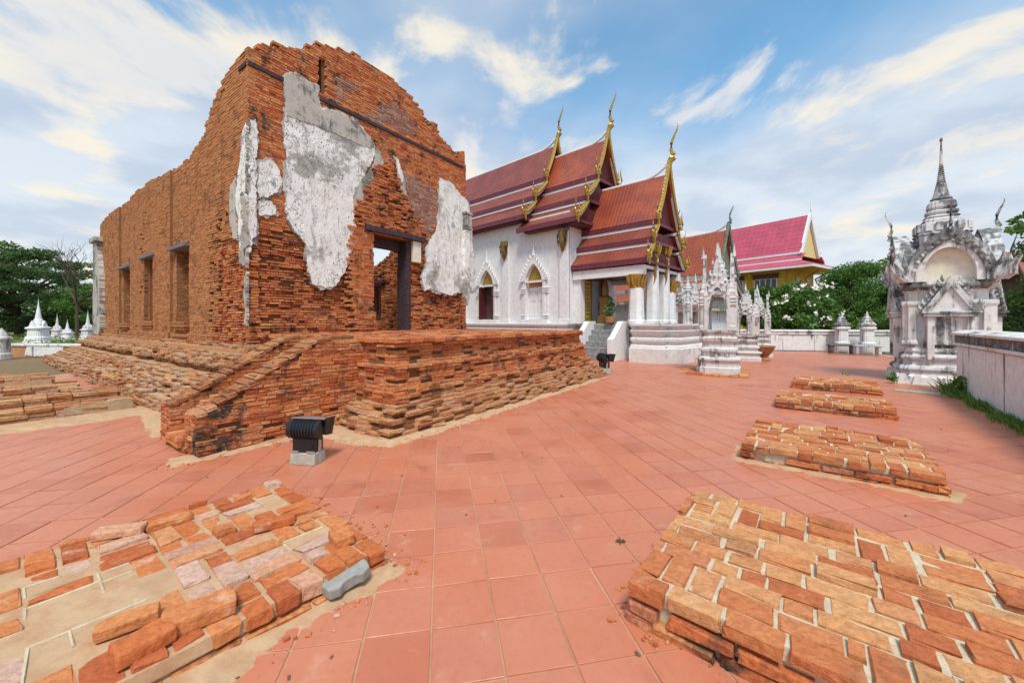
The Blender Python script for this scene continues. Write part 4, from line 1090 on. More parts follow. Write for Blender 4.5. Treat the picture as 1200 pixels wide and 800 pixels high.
def gable_roof(parent, v0, v1, tiers, cw, mats, gold='gold', fin_h=1.3, ridge_up=.35, bands=True, pediment=None, barge_w=.085, both=False, chofa_out=(0, -1, 0), fascia='fascia', fin_r=.085, fl_h=.5):
    rf = None
    for k, (w0, z0, w1, z1) in enumerate(tiers):
        for sgn in (-1, 1):
            mb = MB(); pts = sag(w0, z0, w1, z1)
            for (a, za), (b, zb) in zip(pts, pts[1:]): slope_slab(mb, v0+.02*k, v1, cw+sgn*a, za, cw+sgn*b, zb)
            o = mb.build('roof_tier', M[mats[min(k, len(mats)-1)]], parent)
            if bands:
                a, b = sorted((cw+sgn*(w1-.01), cw+sgn*(w1+.05)))
                mb = MB(); mb.box(a, b, v0+.02*k, v1, z1-.16, z1+.05); mb.build('fascia', M[fascia], parent)
                if k < len(tiers)-1:
                    a, b = sorted((cw+sgn*(w1-.10), cw+sgn*(w1+.02)))
                    mb = MB(); mb.box(a, b, v0+.03*k+.03, v1, z1-.27, z1-.165); mb.build('white_band', M['fascia_white'], parent)
    # ridge, lifting towards the gable
    z0 = tiers[0][1]; mb = MB(); n = 28; pth = []; rr = []
    for i in range(n+1):
        t = i/n; v = v0+(v1-v0)*t; up = ridge_up*max(0, 1-t*(v1-v0)/1.1)**2.2
        pth.append((cw, v, z0+.06+up*.9)); rr.append(.075)
    mb.tube(pth, rr, 8, .8); mb.build('ridge', M['fascia_white'], parent, smooth=True)
    # bargeboards with saw-tooth crest, end finials, horn finial
    for sgn in (-1, 1):
        for k, (w0, za, w1, zb) in enumerate(tiers):
            pts = sag(w0, za, w1, zb, 8 if k == 0 else 6, .06); mb = MB()
            if k == 0: pts = [(a_*(1-.0*i), z_+ridge_up*.95*(1-i/8)**3) for i, (a_, z_) in enumerate(pts)]
            path = [(cw+sgn*a, v0-.04+.02*k, z+.10) for a, z in pts]
            mb.tube(path, barge_w, 6, 1.0)
            for (a, z), (b, z2) in zip(pts, pts[1:]):
                for f in (.25, .75):
                    q = Vector((cw+sgn*(a+(b-a)*f), v0-.04+.02*k, z+(z2-z)*f+.12))
                    mb.tube([q, q+Vector((sgn*.04, 0, .08)), q+Vector((sgn*.03, 0, .16))], [.06, .045, .008], 5, .5)
            bb = mb.build('bargeboard', M[gold], parent, smooth=True)
            mb = MB()
            for j in range(len(pts)-1):
                (a, z), (b, z2) = pts[j], pts[j+1]
                q = [(cw+sgn*a, v0-.02+.02*k, z-.10), (cw+sgn*b, v0-.02+.02*k, z2-.10), (cw+sgn*b, v0-.02+.02*k, z2+.07), (cw+sgn*a, v0-.02+.02*k, z+.07)]
                mb.slab(q, (0, .08, 0))
            mb.build('verge', M['fascia_white'], bb)
            mb = MB(); flame(mb, (cw+sgn*w1, v0-.06, zb-.02), (sgn, -.15, 0), fl_h)
            flame(mb, (cw+sgn*(w1-.10), v0-.07, zb+.04), (sgn*.5, -.2, 0), fl_h*.62, .06)
            mb.tube([(cw+sgn*(w1-.02), v0-.06, zb-.22), (cw+sgn*(w1+.02), v0-.06, zb+.08)], [.03, .09], 6, .8)
            mb.build('corner_finial', M[gold], parent, smooth=True)
    mb = MB(); chofa(mb, (cw, v0-.05, z0+ridge_up*.9-.05), chofa_out, fin_h, fin_r); mb.build('horn_finial', M[gold], parent, smooth=True)
    if pediment:
        mb = MB()
        for (w0, za, w1, zb) in tiers:
            mb.slab([(cw-w1, v0+.22, zb-.05), (cw-w0, v0+.22, za-.1), (cw+w0, v0+.22, za-.1), (cw+w1, v0+.22, zb-.05)] if w0 > .05 else [(cw-w1, v0+.22, zb-.05), (cw, v0+.22, za-.12), (cw+w1, v0+.22, zb-.05)], (0, .1, 0))
        pd = mb.build('pediment', M[pediment], parent)
        mb = MB()
        for (w0, za, w1, zb) in tiers:
            mb.box(cw-w1+.1, cw+w1-.1, v0+.12, v0+.21, zb-.10, zb+.02)
        mb.build('moulding', M[fascia], pd)

def temple_build():
    t = temple; FL = 1.42                    # floor level of hall and porch
    # ---- moulded platform under the porch
    prof = [(0, .0), (0, .52), (.10, .54), (.10, .60), (.22, .66), (.22, .74), (.12, .80), (.12, .88), (.26, .94), (.26, 1.02), (.14, 1.08), (.10, 1.16), (.20, 1.22), (.20, 1.28), (.06, 1.36), (.06, FL)]
    rects = [(0, 4.5, .0, 1.15), (-.0, 4.5, 1.1, 4.4)]
    def moulded(mb, x0, x1, y0, y1):
        for (i0, z0), (i1, z1) in zip(prof, prof[1:]):
            if z1-z0 < 1e-6: continue
            mb.hexa([(x0+i0, y0+i0, z0), (x1-i0, y0+i0, z0), (x1-i0, y1, z0), (x0+i0, y1, z0)], [(x0+i1, y0+i1, z1), (x1-i1, y0+i1, z1), (x1-i1, y1, z1), (x0+i1, y1, z1)])
    mb = MB(); moulded(mb, .55, 3.95, -.42, 1.0); moulded(mb, .002, 4.5, .002, 1.35); mb.build('porch_platform', M['plaster_base'], t)
    mb = MB(); moulded(mb, .8, 4.5, 1.36, 4.4); mb.box(1.0, 4.3, 1.3, 4.3, FL-.2, FL-.004); mb.build('porch_floor', M['plaster_base'], t)
    mb = MB(); moulded(mb, -.1, 4.6, 4.15, 18.2); mb.build('hall_plinth', M['plaster_base'], t)
    # ---- side stair with white cheek walls (climbs towards +x at y 2.2 to 3.4)
    mb = MB()
    for i in range(6):
        mb.box(-.36+i*.22, 1.0, 2.03, 3.30, i*.235-.02 if i else -.05, (i+1)*.235)
    mb.build('stair', M['stair_stone'], t, bevel=.01)
    for y0 in (1.78, 3.31):
        mb = MB(); mb.slab([(-.45, y0, 0), (.9, y0, 0), (.9, y0, FL+.1), (.35, y0, FL+.1), (.15, y0, FL-.1), (-.25, y0, .96), (-.45, y0, .84)], (0, .24, 0)); mb.build('stair_cheek', M['white_wall'], t, bevel=.02)
    # ---- hall walls with pointed windows
    H0, H1 = FL-.02, 6.3
    wx = .25
    wins_ = [(6.15, 0), (9.35, 1), (12.55, 0), (15.6, 0)]
    ww, sill, head = .50, 1.62, 3.35
    ys = [4.2]; mb = MB()
    cuts = sorted(w for w, _ in wins_)
    prev = 4.2
    for c in cuts:
        mb.box(wx, wx+.35, prev, c-ww, H0, H1); prev = c+ww
        mb.box(wx, wx+.35, c-ww, c+ww, H0, sill); mb.box(wx, wx+.35, c-ww, c+ww, head+.75, H1)
        # pointed head
        n = 7; arc = [(c-ww+ww*(1-math.cos(rad(90)*i/n)) if 0 else c-ww+ww*i/n, head+.75*(1-(1-i/n)**1.7) if 0 else head+.75*math.sin(rad(90)*i/n)**.85) for i in range(n+1)]
        L_ = [(wx, y, z) for y, z in arc]+[(wx, c-ww, head+.76)]
        mb.slab(L_, (.35, 0, 0)); mb.slab([(x, 2*c-y, z) for x, y, z in L_], (.35, 0, 0))
    mb.box(wx, wx+.35, prev, 18, H0, H1)
    mb.box(4.25-.35, 4.25, 4.2, 18, H0, H1)
    mb.box(wx+.36, 4.25-.36, 17.6, 18, H0, H1)
    mb.build('hall_wall', M['white_wall'], t)
    # gable wall facing the porch with its door
    mb = MB(); mb.box(wx, 1.62, 4.2-.002, 4.5, H0, 5.6); mb.box(2.88, 4.25, 4.2-.002, 4.5, H0, 5.6); mb.box(1.62, 2.88, 4.198, 4.5, 3.5, 5.6)
    mb.slab([(wx, 4.21, 5.6), (4.25, 4.21, 5.6), (4.25, 4.21, 5.95), (3.75, 4.21, 6.45), (3.0, 4.21, 7.4), (CW, 4.21, 9.2), (1.5, 4.21, 7.4), (.75, 4.21, 6.45), (wx, 4.21, 5.95)], (0, .25, 0)); mb.build('gable_wall', M['white_wall'], t)
    # pilasters
    for y in (4.22, 7.75, 10.95, 14.1, 17.6):
        mb = MB(); mb.box(wx-.12, wx-.002, y, y+.46, H0, 5.45); mb.box(wx-.17, wx-.002, y-.05, y+.51, H0, H0+.22); mb.build('pilaster', M['white_wall'], t, bevel=.02)
        mb = MB(); mb.lathe([(.03, 4.55), (.10, 4.75), (.19, 4.95), (.17, 5.05), (.22, 5.3), (.20, 5.45)], (wx-.16, y+.23), 8)
        for k in range(5):
            yy = y+.03+k*.10; mb.tube([(wx-.13, yy, 5.42), (wx-.30, yy, 5.2), (wx-.24, yy, 4.95), (wx-.20, yy, 4.75)], [.035, .045, .04, .008], 5)
        mb.tube([(wx-.2, y+.23, 4.95), (wx-.3, y+.23, 4.75), (wx-.22, y+.23, 4.5)], [.05, .06, .01], 6)
        mb.build('eave_bracket', M['gold_dark'], t, smooth=True)
    # windows: frames, crown, shutters
    for c, op in wins_:
        win = MB(); 
        for s in (-1, 1):
            for k, (o0, o1, pr) in enumerate(((ww, ww+.16, .10), (ww+.16, ww+.30, .06))):
                y0, y1 = sorted((c+s*o0, c+s*o1)); win.box(wx-pr, wx-.002, y0, y1, sill-.1, head+.06)
            for k in range(6):
                y0, y1 = sorted((c+s*(ww-.0), c+s*(ww+.34))); zz = sill-.05+k*.1+(0 if k < 3 else .95); win.box(wx-.13, wx-.002, y0, y1, zz, zz+.05)
        win.box(wx-.20, wx-.002, c-ww-.36, c+ww+.36, sill-.22, sill-.02)
        win.box(wx-.12, wx-.002, c-ww-.1, c+ww+.1, head-.04, head+.05)
        w = win.build('window', M['white_wall'], t, bevel=.012)
        # pointed crown
        n = 8; o_, i_ = [], []
        for s in (-1, 1):
            outer = [(wx-.14, c+s*(ww+.30)*(1-(i/n)**1.3), head+.05+1.22*(i/n)**1.15) for i in range(n+1)]
            inner = [(wx-.14, c+s*(ww+.0)*(1-(i/n)**1.8)**.9, head+.05+.80*(i/n)) for i in range(n+1)]
            mb = MB(); mb.ring(outer, inner, (.138, 0, 0))
            for i in range(n):
                q = Vector(outer[i]); mb.tube([q, q+Vector((-.02, s*.07, .10)), q+Vector((-.02, s*.06, .20))], [.05, .04, .008], 5, .6)
            mb.build('crown', M['white_wall'], w)
        mb = MB(); mb.tube([(wx-.10, c, head+1.2), (wx-.1, c, head+1.5), (wx-.1, c, head+2.0)], [.09, .05, .01], 6); mb.build('crown_spike', M['white_wall'], w, smooth=True)
        mb = MB(); mb.slab([(wx+.06, c-(ww+.02)*(1-(i/6)**1.8)**.9, head+.06+.76*i/6) for i in range(7)]+[(wx+.06, c+(ww+.02)*(1-(i/6)**1.8)**.9, head+.06+.76*i/6) for i in range(5, -1, -1)], (.06, 0, 0))
        for i in range(5):
            for j in range(5-i): mb.tube([(wx+.05, c-ww*.62+j*.13+i*.065, head+.12+i*.11), (wx+.02, c-ww*.62+j*.13+i*.065, head+.15+i*.11)], [.055, .01], 6)
        mb.build('tympanum', M['gold'], w)
        if op:
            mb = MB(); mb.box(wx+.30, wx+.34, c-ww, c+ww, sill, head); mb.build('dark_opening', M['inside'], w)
            for s in (-1, 1):
                mb = MB(); y0, y1 = sorted((c+s*ww, c+s*(ww-.05))); mb.box(wx-.2, wx+.28, y0, y1, sill+.01, head-.06); mb.build('shutter', M['dark_red'], w)
        else:
            for s in (-1, 1):
                mb = MB(); y0, y1 = sorted((c+s*.008, c+s*(ww-.01))); mb.box(wx+.16, wx+.21, y0, y1, sill+.01, head-.2)
                mb.box(wx+.145, wx+.16, y0+.07, y1-.07, sill+.15, sill+.7); mb.box(wx+.145, wx+.16, y0+.07, y1-.07, sill+.85, head-.35); mb.build('shutter', M['white_wall'], w, bevel=.006)
            mb = MB(); mb.box(wx+.12, wx+.2, c-ww, c+ww, head-.19, head+.0); mb.build('transom', M['terracotta'], w)
    # ---- roofs: two steps over the hall, one over the porch
    T1 = [(0, 9.75, .87, 7.95), (.80, 7.66, 1.72, 6.82), (1.62, 6.52, 2.45, 5.80)]
    T2 = [(w0, z0+.62, w1, z1+.62) for w0, z0, w1, z1 in T1]
    rf = MB(); rf.box(CW-.05, CW+.05, 4.4, 17.8, 9.3, 9.6); rt = rf.build('hall_roof', M['fascia'], t)
    gable_roof(rt, 6.4, 18.4, T2, CW, ['roof_red2', 'roof_red2', 'roof_red2'], fin_h=1.6, ridge_up=.45, pediment='dark_red', fl_h=.85)
    gable_roof(rt, 3.53, 6.9, T1, CW, ['roof_red', 'roof_red2', 'roof_red2'], fin_h=1.75, ridge_up=.45, pediment='dark_red', fl_h=.9)
    for v0, v1, T in ((3.7, 6.5, T1), (6.5, 18, T2)):
        mb = MB(); mb.box(CW-2.4, CW+2.4, v0, v1, T[2][3]-.2, T[2][3]-.12); mb.build('soffit', M['dark_red'], rt)
    T3 = [(0, 7.45, 1.08, 5.45), (1.0, 5.17, 1.46, 4.68), (1.38, 4.40, 1.90, 3.86)]
    rf = MB(); rf.box(CW-.04, CW+.04, 1.2, 4.1, 6.8, 7.1); rp_ = rf.build('porch_roof', M['fascia'], t)
    gable_roof(rp_, .77, 4.19, T3, CW, ['roof_red', 'roof_red2', 'roof_red2'], fin_h=1.6, ridge_up=.5, pediment='dark_red', fl_h=.8)
    mb = MB(); mb.box(CW-1.75, CW+1.75, 1.0, 4.15, 3.56, 3.68); mb.box(CW-1.85, CW-1.62, .95, 4.15, 3.30, 3.66); mb.box(CW+1.62, CW+1.85, .95, 4.15, 3.30, 3.66); mb.build('porch_beam', M['white_wall'], rp_)
    mb = MB(); mb.box(CW-1.6, CW+1.6, 1.05, 4.1, 3.5, 3.555); mb.build('porch_ceiling', M['dark_red'], rp_)
    # columns with gilt lotus capitals
    def column(x, y, top, r=.25):
        mb = MB(); sq = [(1, .5), (.5, 1), (-.5, 1), (-1, .5), (-1, -.5), (-.5, -1), (.5, -1), (1, -.5)]
        mb.plan(sq, [(r*1.12, FL), (r*1.12, FL+.12), (r, FL+.16), (r*.86, top-.52)], (x, y)); c = mb.build('column', M['white_wall'], t, bevel=.01)
        mb = MB(); mb.lathe([(r*.85, top-.55), (r*1.0, top-.5), (r*.85, top-.46), (r*.92, top-.3), (r*1.3, top-.05), (r*1.3, top)], (x, y), 12)
        for k in range(10):
            a = 2*math.pi*k/10; dx, dy = math.cos(a), math.sin(a)
            mb.tube([(x+dx*r*.9, y+dy*r*.9, top-.44), (x+dx*r*1.12, y+dy*r*1.12, top-.28), (x+dx*r*1.42, y+dy*r*1.42, top-.03)], [.05, .07, .02], 5, .9)
        mb.build('capital', M['gold'], c, smooth=True)
        return c
    column(.62, 1.35, 3.32, .27); column(1.72, 1.2, 4.6, .25); column(2.82, 1.2, 4.7, .25); column(3.9, 1.35, 3.32, .25)
    column(3.9, 2.9, 3.32, .22)
    for x, top in ((1.72, 4.2), (2.82, 4.2)):
        mb = MB(); mb.tube([(x-.2, 1.0, top-.2), (x-.28, .95, top-.5), (x-.15, 1.0, top-.9), (x-.2, 1.05, top-1.2)], [.05, .06, .05, .01], 6); mb.tube([(x-.35, .9, top+.2), (x-.4, .85, top-.2), (x-.32, .9, top-.5)], [.05, .07, .01], 6); mb.build('bracket', M['gold'], t, smooth=True)
    # wall pier by the stair with gilt lattice panel, and the ornate door of the gable wall
    mb = MB(); mb.box(.5, .82, 3.82, 4.19, FL, 3.3); mb.build('pier', M['white_wall'], t)
    mb = MB(); mb.box(.86, 1.30, 3.86, 4.19, FL+.02, 3.3)
    for i in range(3):
        for j in range(12): mb.tube([(.93+i*.15, 3.87, FL+.3+j*.17), (.93+i*.15, 3.80, FL+.34+j*.17)], [.07, .01], 6)
    mb.box(.83, .88, 3.82, 4.19, FL+.1, 3.35); mb.box(1.28, 1.33, 3.82, 4.19, FL+.1, 3.35); mb.build('gilt_panel', M['gold'], t)
    mb = MB(); mb.box(1.60, 1.74, 4.02, 4.19, FL, 3.4); mb.box(2.76, 2.9, 4.02, 4.19, FL, 3.4); mb.box(1.5, 3.0, 4.0, 4.19, 3.4, 3.5)
    for s in (-1, 1):
        mb.ring([(CW+s*.85*(1-i/6), 3.98, 3.3+1.3*(i/6)) for i in range(7)], [(CW+s*.6*(1-i/6), 3.98, 3.3+.95*(i/6)) for i in range(7)], (0, .18, 0))
    dr = mb.build('doorway', M['gold_dark'], t)
    mb = MB(); mb.box(1.75, 2.75, 4.3, 4.36, FL, 3.45); mb.build('door_leaf', M['door_grey'], dr)
    # spire-like gilt frame by the stair head
    mb = MB(); mb.plan([(1, 1), (-1, 1), (-1, -1), (1, -1)], [(.24, FL), (.24, FL+.3), (.17, FL+.36), (.17, FL+.9), (.22, FL+1.0), (.22, FL+1.1), (.10, FL+1.2), (.10, FL+1.5), (.03, FL+1.9)], (1.15, 3.0)); mb.build('pedestal', M['gold_dark'], t)
temple_build()
# potted shrub on the porch
def potted():
    T_ = Matrix.Translation((TX, TY, 0)) @ Matrix.Rotation(TRZ, 4, 'Z'); p = T_ @ Vector((.75, 2.55, 1.42))
    t = thing('potted_plant', p, 0, 'dark leafy plant in a pot at the head of the temple stair', 'plant')
    mb = MB(); mb.lathe([(.13, 0), (.2, .06), (.22, .28), (.19, .3), (.16, .27)], (0, 0), 14); mb.build('pot', M['terracotta'], t, smooth=True)
    pts = crown_points([(0, 0, .55, .26, .26, .3), (.05, 0, .8, .18, .18, .22)], 900, 3, .2); leaves('foliage', pts, .12, M['leaf_dark'], t, seed=4)
potted()
# ------------------------------------------------------------ white mondop shrine on the right
def redent(k=.80, m=.90):
    q = [(1, k*.62), (m, k*.62), (m, m*.86), (m*.86, m*.86) if 0 else (m*.86, m), (k*.62, m), (k*.62, 1)]
    q = [(1, .55), (.93, .55), (.93, .78), (.84, .78), (.84, .84), (.78, .84), (.78, .93), (.55, .93), (.55, 1)]
    out = []
    for s in range(4):
        a = s*math.pi/2
        for x, y in q: out.append((x*math.cos(a)-y*math.sin(a), x*math.sin(a)+y*math.cos(a)))
    return out
RED = redent()
SQ = [(1, -1), (1, 1), (-1, 1), (-1, -1)]
def mondop():
    x0, y0 = G(1042, 446.5)
    c = Vector((10.72, 9.7))
    t = thing('spired_shrine', (c.x, c.y), SRZ, 'large weathered white shrine with arched niche and needle spire beside the right wall', 'shrine')
    t.scale = (.84, .84, 1.0)
    P, PD = M['plaster_mondop'], M['plaster_mondop_dark']
    def st(name, prof, mat, plan=RED, par=t, bevel=.012): mb = MB(); mb.plan(plan, prof); return mb.build(name, mat, par, bevel=bevel)
    st('base', [(1.10, -.05), (1.08, .18), (1.0, .22), (1.0, .30)], P)
    # lotus-petal row of the base
    mb = MB()
    for s in range(4):
        R_ = Matrix.Rotation(s*math.pi/2, 4, 'Z')
        for i in range(7):
            y = -.93+i*.31; mb.hexa([R_ @ Vector(p) for p in ((1.02, y-.11, .02), (1.10, y-.13, .0), (1.10, y+.13, .0), (1.02, y+.11, .02))], [R_ @ Vector(p) for p in ((1.0, y-.04, .24), (1.06, y-.06, .24), (1.06, y+.06, .24), (1.0, y+.04, .24))])
    mb.build('petal_band', P, t)
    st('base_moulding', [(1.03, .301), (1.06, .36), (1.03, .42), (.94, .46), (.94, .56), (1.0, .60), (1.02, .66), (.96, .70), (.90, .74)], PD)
    st('base_moulding', [(.92, .741), (.96, .80), (.92, .86), (.84, .9), (.84, .95)], P)
    st('body', [(.83, .951), (.82, 1.9), (.86, 1.93), (.86, 1.98), (.82, 2.0), (.82, 2.20), (.88, 2.26)], P)
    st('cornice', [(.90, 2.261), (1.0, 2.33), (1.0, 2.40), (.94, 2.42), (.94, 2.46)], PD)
    # corner pilasters
    for sx in (-1, 1):
        for sy in (-1, 1):
            mb = MB(); mb.plan(SQ, [(.11, .951), (.11, 1.02), (.085, 1.05), (.08, 1.85), (.11, 1.92), (.11, 2.0)], (sx*.72, sy*.80)); mb.build('pilaster', P, t, bevel=.01)
            mb = MB(); mb.plan(SQ, [(.11, .951), (.11, 1.02), (.085, 1.05), (.08, 1.85), (.11, 1.92), (.11, 2.0)], (sx*.82, sy*.68)); mb.build('pilaster', P, t, bevel=.01)
    # four small porticoes with triangular gables, four arched upper gables
    for s in range(4):
        R_ = Matrix.Rotation(s*math.pi/2, 4, 'Z')
        def B(mb, *a): mb.box(*a, R_); return mb
        mb = MB(); B(mb, -.44, -.30, -1.06, -.80, .60, 1.62); B(mb, .30, .44, -1.06, -.80, .60, 1.62); B(mb, -.40, .40, -.95, -.80, .952, 1.62); po = mb.build('portico', P, t, bevel=.012)
        mb = MB(); B(mb, -.52, .52, -1.12, -.79, 1.621, 1.70); B(mb, -.56, .56, -1.16, -.79, 1.701, 1.75); mb.build('lintel', PD, po, bevel=.01)
        mb = MB(); mb.slab([R_ @ Vector(p) for p in ((-.42, -1.04, 1.751), (.42, -1.04, 1.751), (.0, -1.04, 2.38))], R_.to_3x3() @ Vector((0, .24, 0))); mb.build('gable', P, po)
        mb = MB()
        for sx in (-1, 1):
            mb.ring([R_ @ Vector((sx*(.56-.56*i/6), -1.12, 1.755+.80*(i/6)**1.05)) for i in range(7)], [R_ @ Vector((sx*(.40-.40*i/6), -1.12, 1.755+.58*(i/6)**1.05)) for i in range(7)], R_.to_3x3() @ Vector((0, .3, 0)))
            for i in range(7):
                q = Vector((sx*(.56-.52*i/7), -1.05, 1.80+.76*(i/7))); mb.tube([R_ @ q, R_ @ (q+Vector((sx*.05, 0, .06))), R_ @ (q+Vector((sx*.05, 0, .15)))], [.045, .04, .008], 5)
        mb.build('gable_crest', PD, po)
        # upper arch
        n = 14; inn = []; out = []
        for i in range(n+1):
            a = math.pi*i/n; ca, sa = math.cos(a), math.sin(a)
            inn.append(R_ @ Vector((-.50*ca, -.98, 2.47+.16+.62*sa if 0 < i < n else 2.462)))
            k = .80-.04*math.sin(2*a)**2; out.append(R_ @ Vector((-k*ca, -.98, 2.462+.03*0+(1.02*sa**.85 if sa > 0 else 0)+(.14*(1-abs(ca))**3))))
        mb = MB(); mb.ring(out, inn, R_.to_3x3() @ Vector((0, .30, 0))); ug = mb.build('arched_gable', P, t)
        mb = MB(); o2_ = [R_ @ Vector((R_.inverted() @ p)[:] if 0 else (R_.inverted() @ p)) for p in out]
        sc = lambda p, f, dy: R_ @ Vector(((R_.inverted() @ p).x*f, (R_.inverted() @ p).y+dy, 2.46+((R_.inverted() @ p).z-2.46)*f))
        mb.ring([sc(p, 1.09, -.06) for p in out], [sc(p, .96, -.06) for p in out], R_.to_3x3() @ Vector((0, .34, 0)))
        mb.ring([sc(p, .86, -.04) for p in out], [sc(p, .82, -.04) for p in out], R_.to_3x3() @ Vector((0, .1, 0)))
        for i in range(1, n):
            p = sc(out[i], .91, -.07); mb.tube([p, p+R_.to_3x3() @ Vector((0, -.05, 0))], [.062, .03], 7)
        mb.build('arch_crest', PD, ug)
        mb = MB(); pts = [p+R_.to_3x3() @ Vector((0, .22, 0)) for p in inn]; mb.slab(pts, R_.to_3x3() @ Vector((0, .05, 0))); mb.build('niche_back', M['cream'], ug)
        # saddle roof behind the arch
        mb = MB()
        for i in range(n): mb.hexa([sc(out[i], .97, .28), sc(out[i+1], .97, .28), R_ @ Vector((0, -.30, 2.47)), R_ @ Vector((0, -.30, 2.46))], [sc(out[i], .98, .30), sc(out[i+1], .98, .30), R_ @ Vector((0, -.28, 3.42)), R_ @ Vector((0, -.28, 3.42))])
        mb.build('saddle_roof', PD, ug)
        # horn on the arch and hooked finials at its feet
        mb = MB(); ap = R_ @ Vector((0, -1.02, 3.55)); od = R_.to_3x3() @ Vector((0, -1, 0)); chofa(mb, ap, od, .85, .05); mb.build('horn_finial', PD, t, smooth=True)
        for sx in (-1, 1):
            mb = MB(); q = R_ @ Vector((sx*.86, -1.02, 2.50)); sd = R_.to_3x3() @ Vector((sx*.8, -.6, 0))
            mb.tube([q, q+sd*.16+Vector((0, 0, .10)), q+sd*.20+Vector((0, 0, .26)), q+sd*.34+Vector((0, 0, .42))], [.07, .08, .05, .012], 6)
            q = R_ @ Vector((sx*.84, -1.02, 2.78)); mb.tube([q, q+sd*.10+Vector((0, 0, .10)), q+sd*.10+Vector((0, 0, .30))], [.06, .06, .01], 6); mb.build('hooked_finial', PD, t, smooth=True)
    # block, bell, cone, ringed spire and needle
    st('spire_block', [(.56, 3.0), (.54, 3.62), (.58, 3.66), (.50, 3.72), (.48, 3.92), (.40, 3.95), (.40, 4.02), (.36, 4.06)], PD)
    for s in range(4):
        R_ = Matrix.Rotation(s*math.pi/2, 4, 'Z')
        for i in range(4): mb = MB(); mb.box(-.40+i*.21, -.40+i*.21+.14, -.56, -.46, 3.72, 3.93, R_); mb.build('antefix', PD if i % 2 else P, t, bevel=.015)
    st('spire_block', [(.33, 4.061), (.37, 4.10), (.29, 4.14), (.33, 4.20), (.33, 4.24), (.25, 4.27), (.30, 4.33), (.28, 4.46), (.20, 4.52)], PD)
    mb = MB(); mb.lathe([(.20, 4.521), (.24, 4.55), (.19, 4.60), (.16, 4.68), (.11, 4.92), (.10, 4.96)], (0, 0), 16); mb.build('bell', PD, t, smooth=True)
    mb = MB(); pr = []
    for i in range(9): z = 4.961+i*.05; r = .105-i*.0065; pr += [(r*.72, z), (r, z+.02), (r*.72, z+.045)]
    mb.lathe(pr, (0, 0), 14); mb.build('ringed_spire', PD, t, smooth=True)
    mb = MB(); mb.lathe([(.042, 5.41), (.03, 5.7), (.016, 5.98), (.035, 6.02), (.03, 6.07), (.005, 6.1)], (0, 0), 10); mb.build('needle', PD, t, smooth=True)
mondop()

# ------------------------------------------------------------ boundary walls
def right_wall():
    a = Vector(G(1121, 459)); t = thing('boundary_wall', (a.x, a.y), SRZ+rad(90), 'near white boundary wall with a black stained coping at the right edge', 'wall')
    L = 9.0
    # local x runs away along the row, wall body to the right side (-y)
    mb = MB(); mb.box(-L, .0, -.42, .0, -.05, .98); mb.box(-L, -.0, -.40, -.02, .981, 1.0); mb.build('wall_body', M['plaster_wall'], t)
    mb = MB(); mb.box(-L, .05, -.47, .05, 1.001, 1.06); mb.build('moulding', M['plaster_mondop'], t, bevel=.015)
    mb = MB(); mb.box(-L, .02, -.45, .02, 1.061, 1.22); mb.build('stained_band', M['cap_dark'], t, bevel=.012)
    mb = MB(); mb.slab([(-L, .07, 1.221), (-L, .07, 1.27), (-L, -.08, 1.325), (-L, -.35, 1.325), (-L, -.49, 1.27), (-L, -.49, 1.221)], (L+.07, 0, 0)); mb.build('coping', M['plaster_mondop'], t, bevel=.015)
    # turf growing along its foot
    r = np.random.RandomState(3); n = 3600; u = -r.rand(n)**1.0*4.6+.12; w = np.abs(r.normal(0, .09+.05*np.maximum(0, 1+u/2.0), n)); h = np.maximum(.04, r.normal(.075, .04, n)*(1+1.4*np.exp(-((u+.25)/.55)**2)))
    keep = r.rand(n) < (.1+.9*np.array([max(0, min(1, .35+1.6*noise.noise(Vector((x*1.7, 3, 0))))) for x in u])); u, w, h = u[keep], w[keep], h[keep]; n = len(u)
    base = np.stack([u, .02+w, np.zeros(n)], 1); lean = r.normal(0, .5, (n, 2))*h[:, None]; tip = base+np.stack([lean[:, 0], np.abs(lean[:, 1])*.8, h], 1)
    sd = r.normal(0, 1, (n, 3)); sd[:, 2] = 0; sd /= np.linalg.norm(sd, axis=1)[:, None]; ww = .006+.008*r.rand(n)
    mid = (base+tip)/2+np.array((0, 0, .02)); V = np.stack([base-sd*ww[:, None]*.5, base+sd*ww[:, None]*.5, mid+sd*ww[:, None], tip, mid-sd*ww[:, None]], 1).reshape(-1, 3)
    T = np.arange(n*5).reshape(-1, 5)
    o = link_mesh('grass', raw_mesh('grass', V, T, r.rand(n), M['leaf_grass']), None); o.location = t.location; o.rotation_euler = t.rotation_euler
    tag(o, 'green grass growing along the foot of the near white wall', 'grass', None, 'stuff')
    bx = MB(); bx.slab([(x, y, -.005) for x, y in rough_poly([(-5, .0), (.1, .0), (.12, .10), (-1, .16), (-2.2, .18), (-3.4, .14), (-5, .12)], 5, .04)], (0, 0, .012)); o = bx.build('soil', M['soil']); o.location = t.location; o.rotation_euler = t.rotation_euler
    tag(o, 'strip of dark soil at the foot of the near white wall', 'soil', None, 'stuff')
right_wall()
def weed(px, py, h, label, n=60, spread=.12, mat='leaf_mid', z=0, size=.09):
    x, y = G(px, py, z); t = thing('weed', (x, y, z), 0, label, 'weed')
    leaves('foliage', crown_points([(0, 0, h*.5, spread, spread, h*.55)], n*25, int(px), .15), size, M[mat], t, seed=int(py))
weed(1046, 449, .28, 'small leafy weed at the left foot of the spired shrine')
weed(1124, 464, .42, 'tall leafy weed at the corner of the near white wall', 80, .14, 'leaf_light')
weed(990, 439.5, .12, 'tiny yellow-green weed on the farthest brick slab', 30, .12, 'leaf_light', .16, .05)
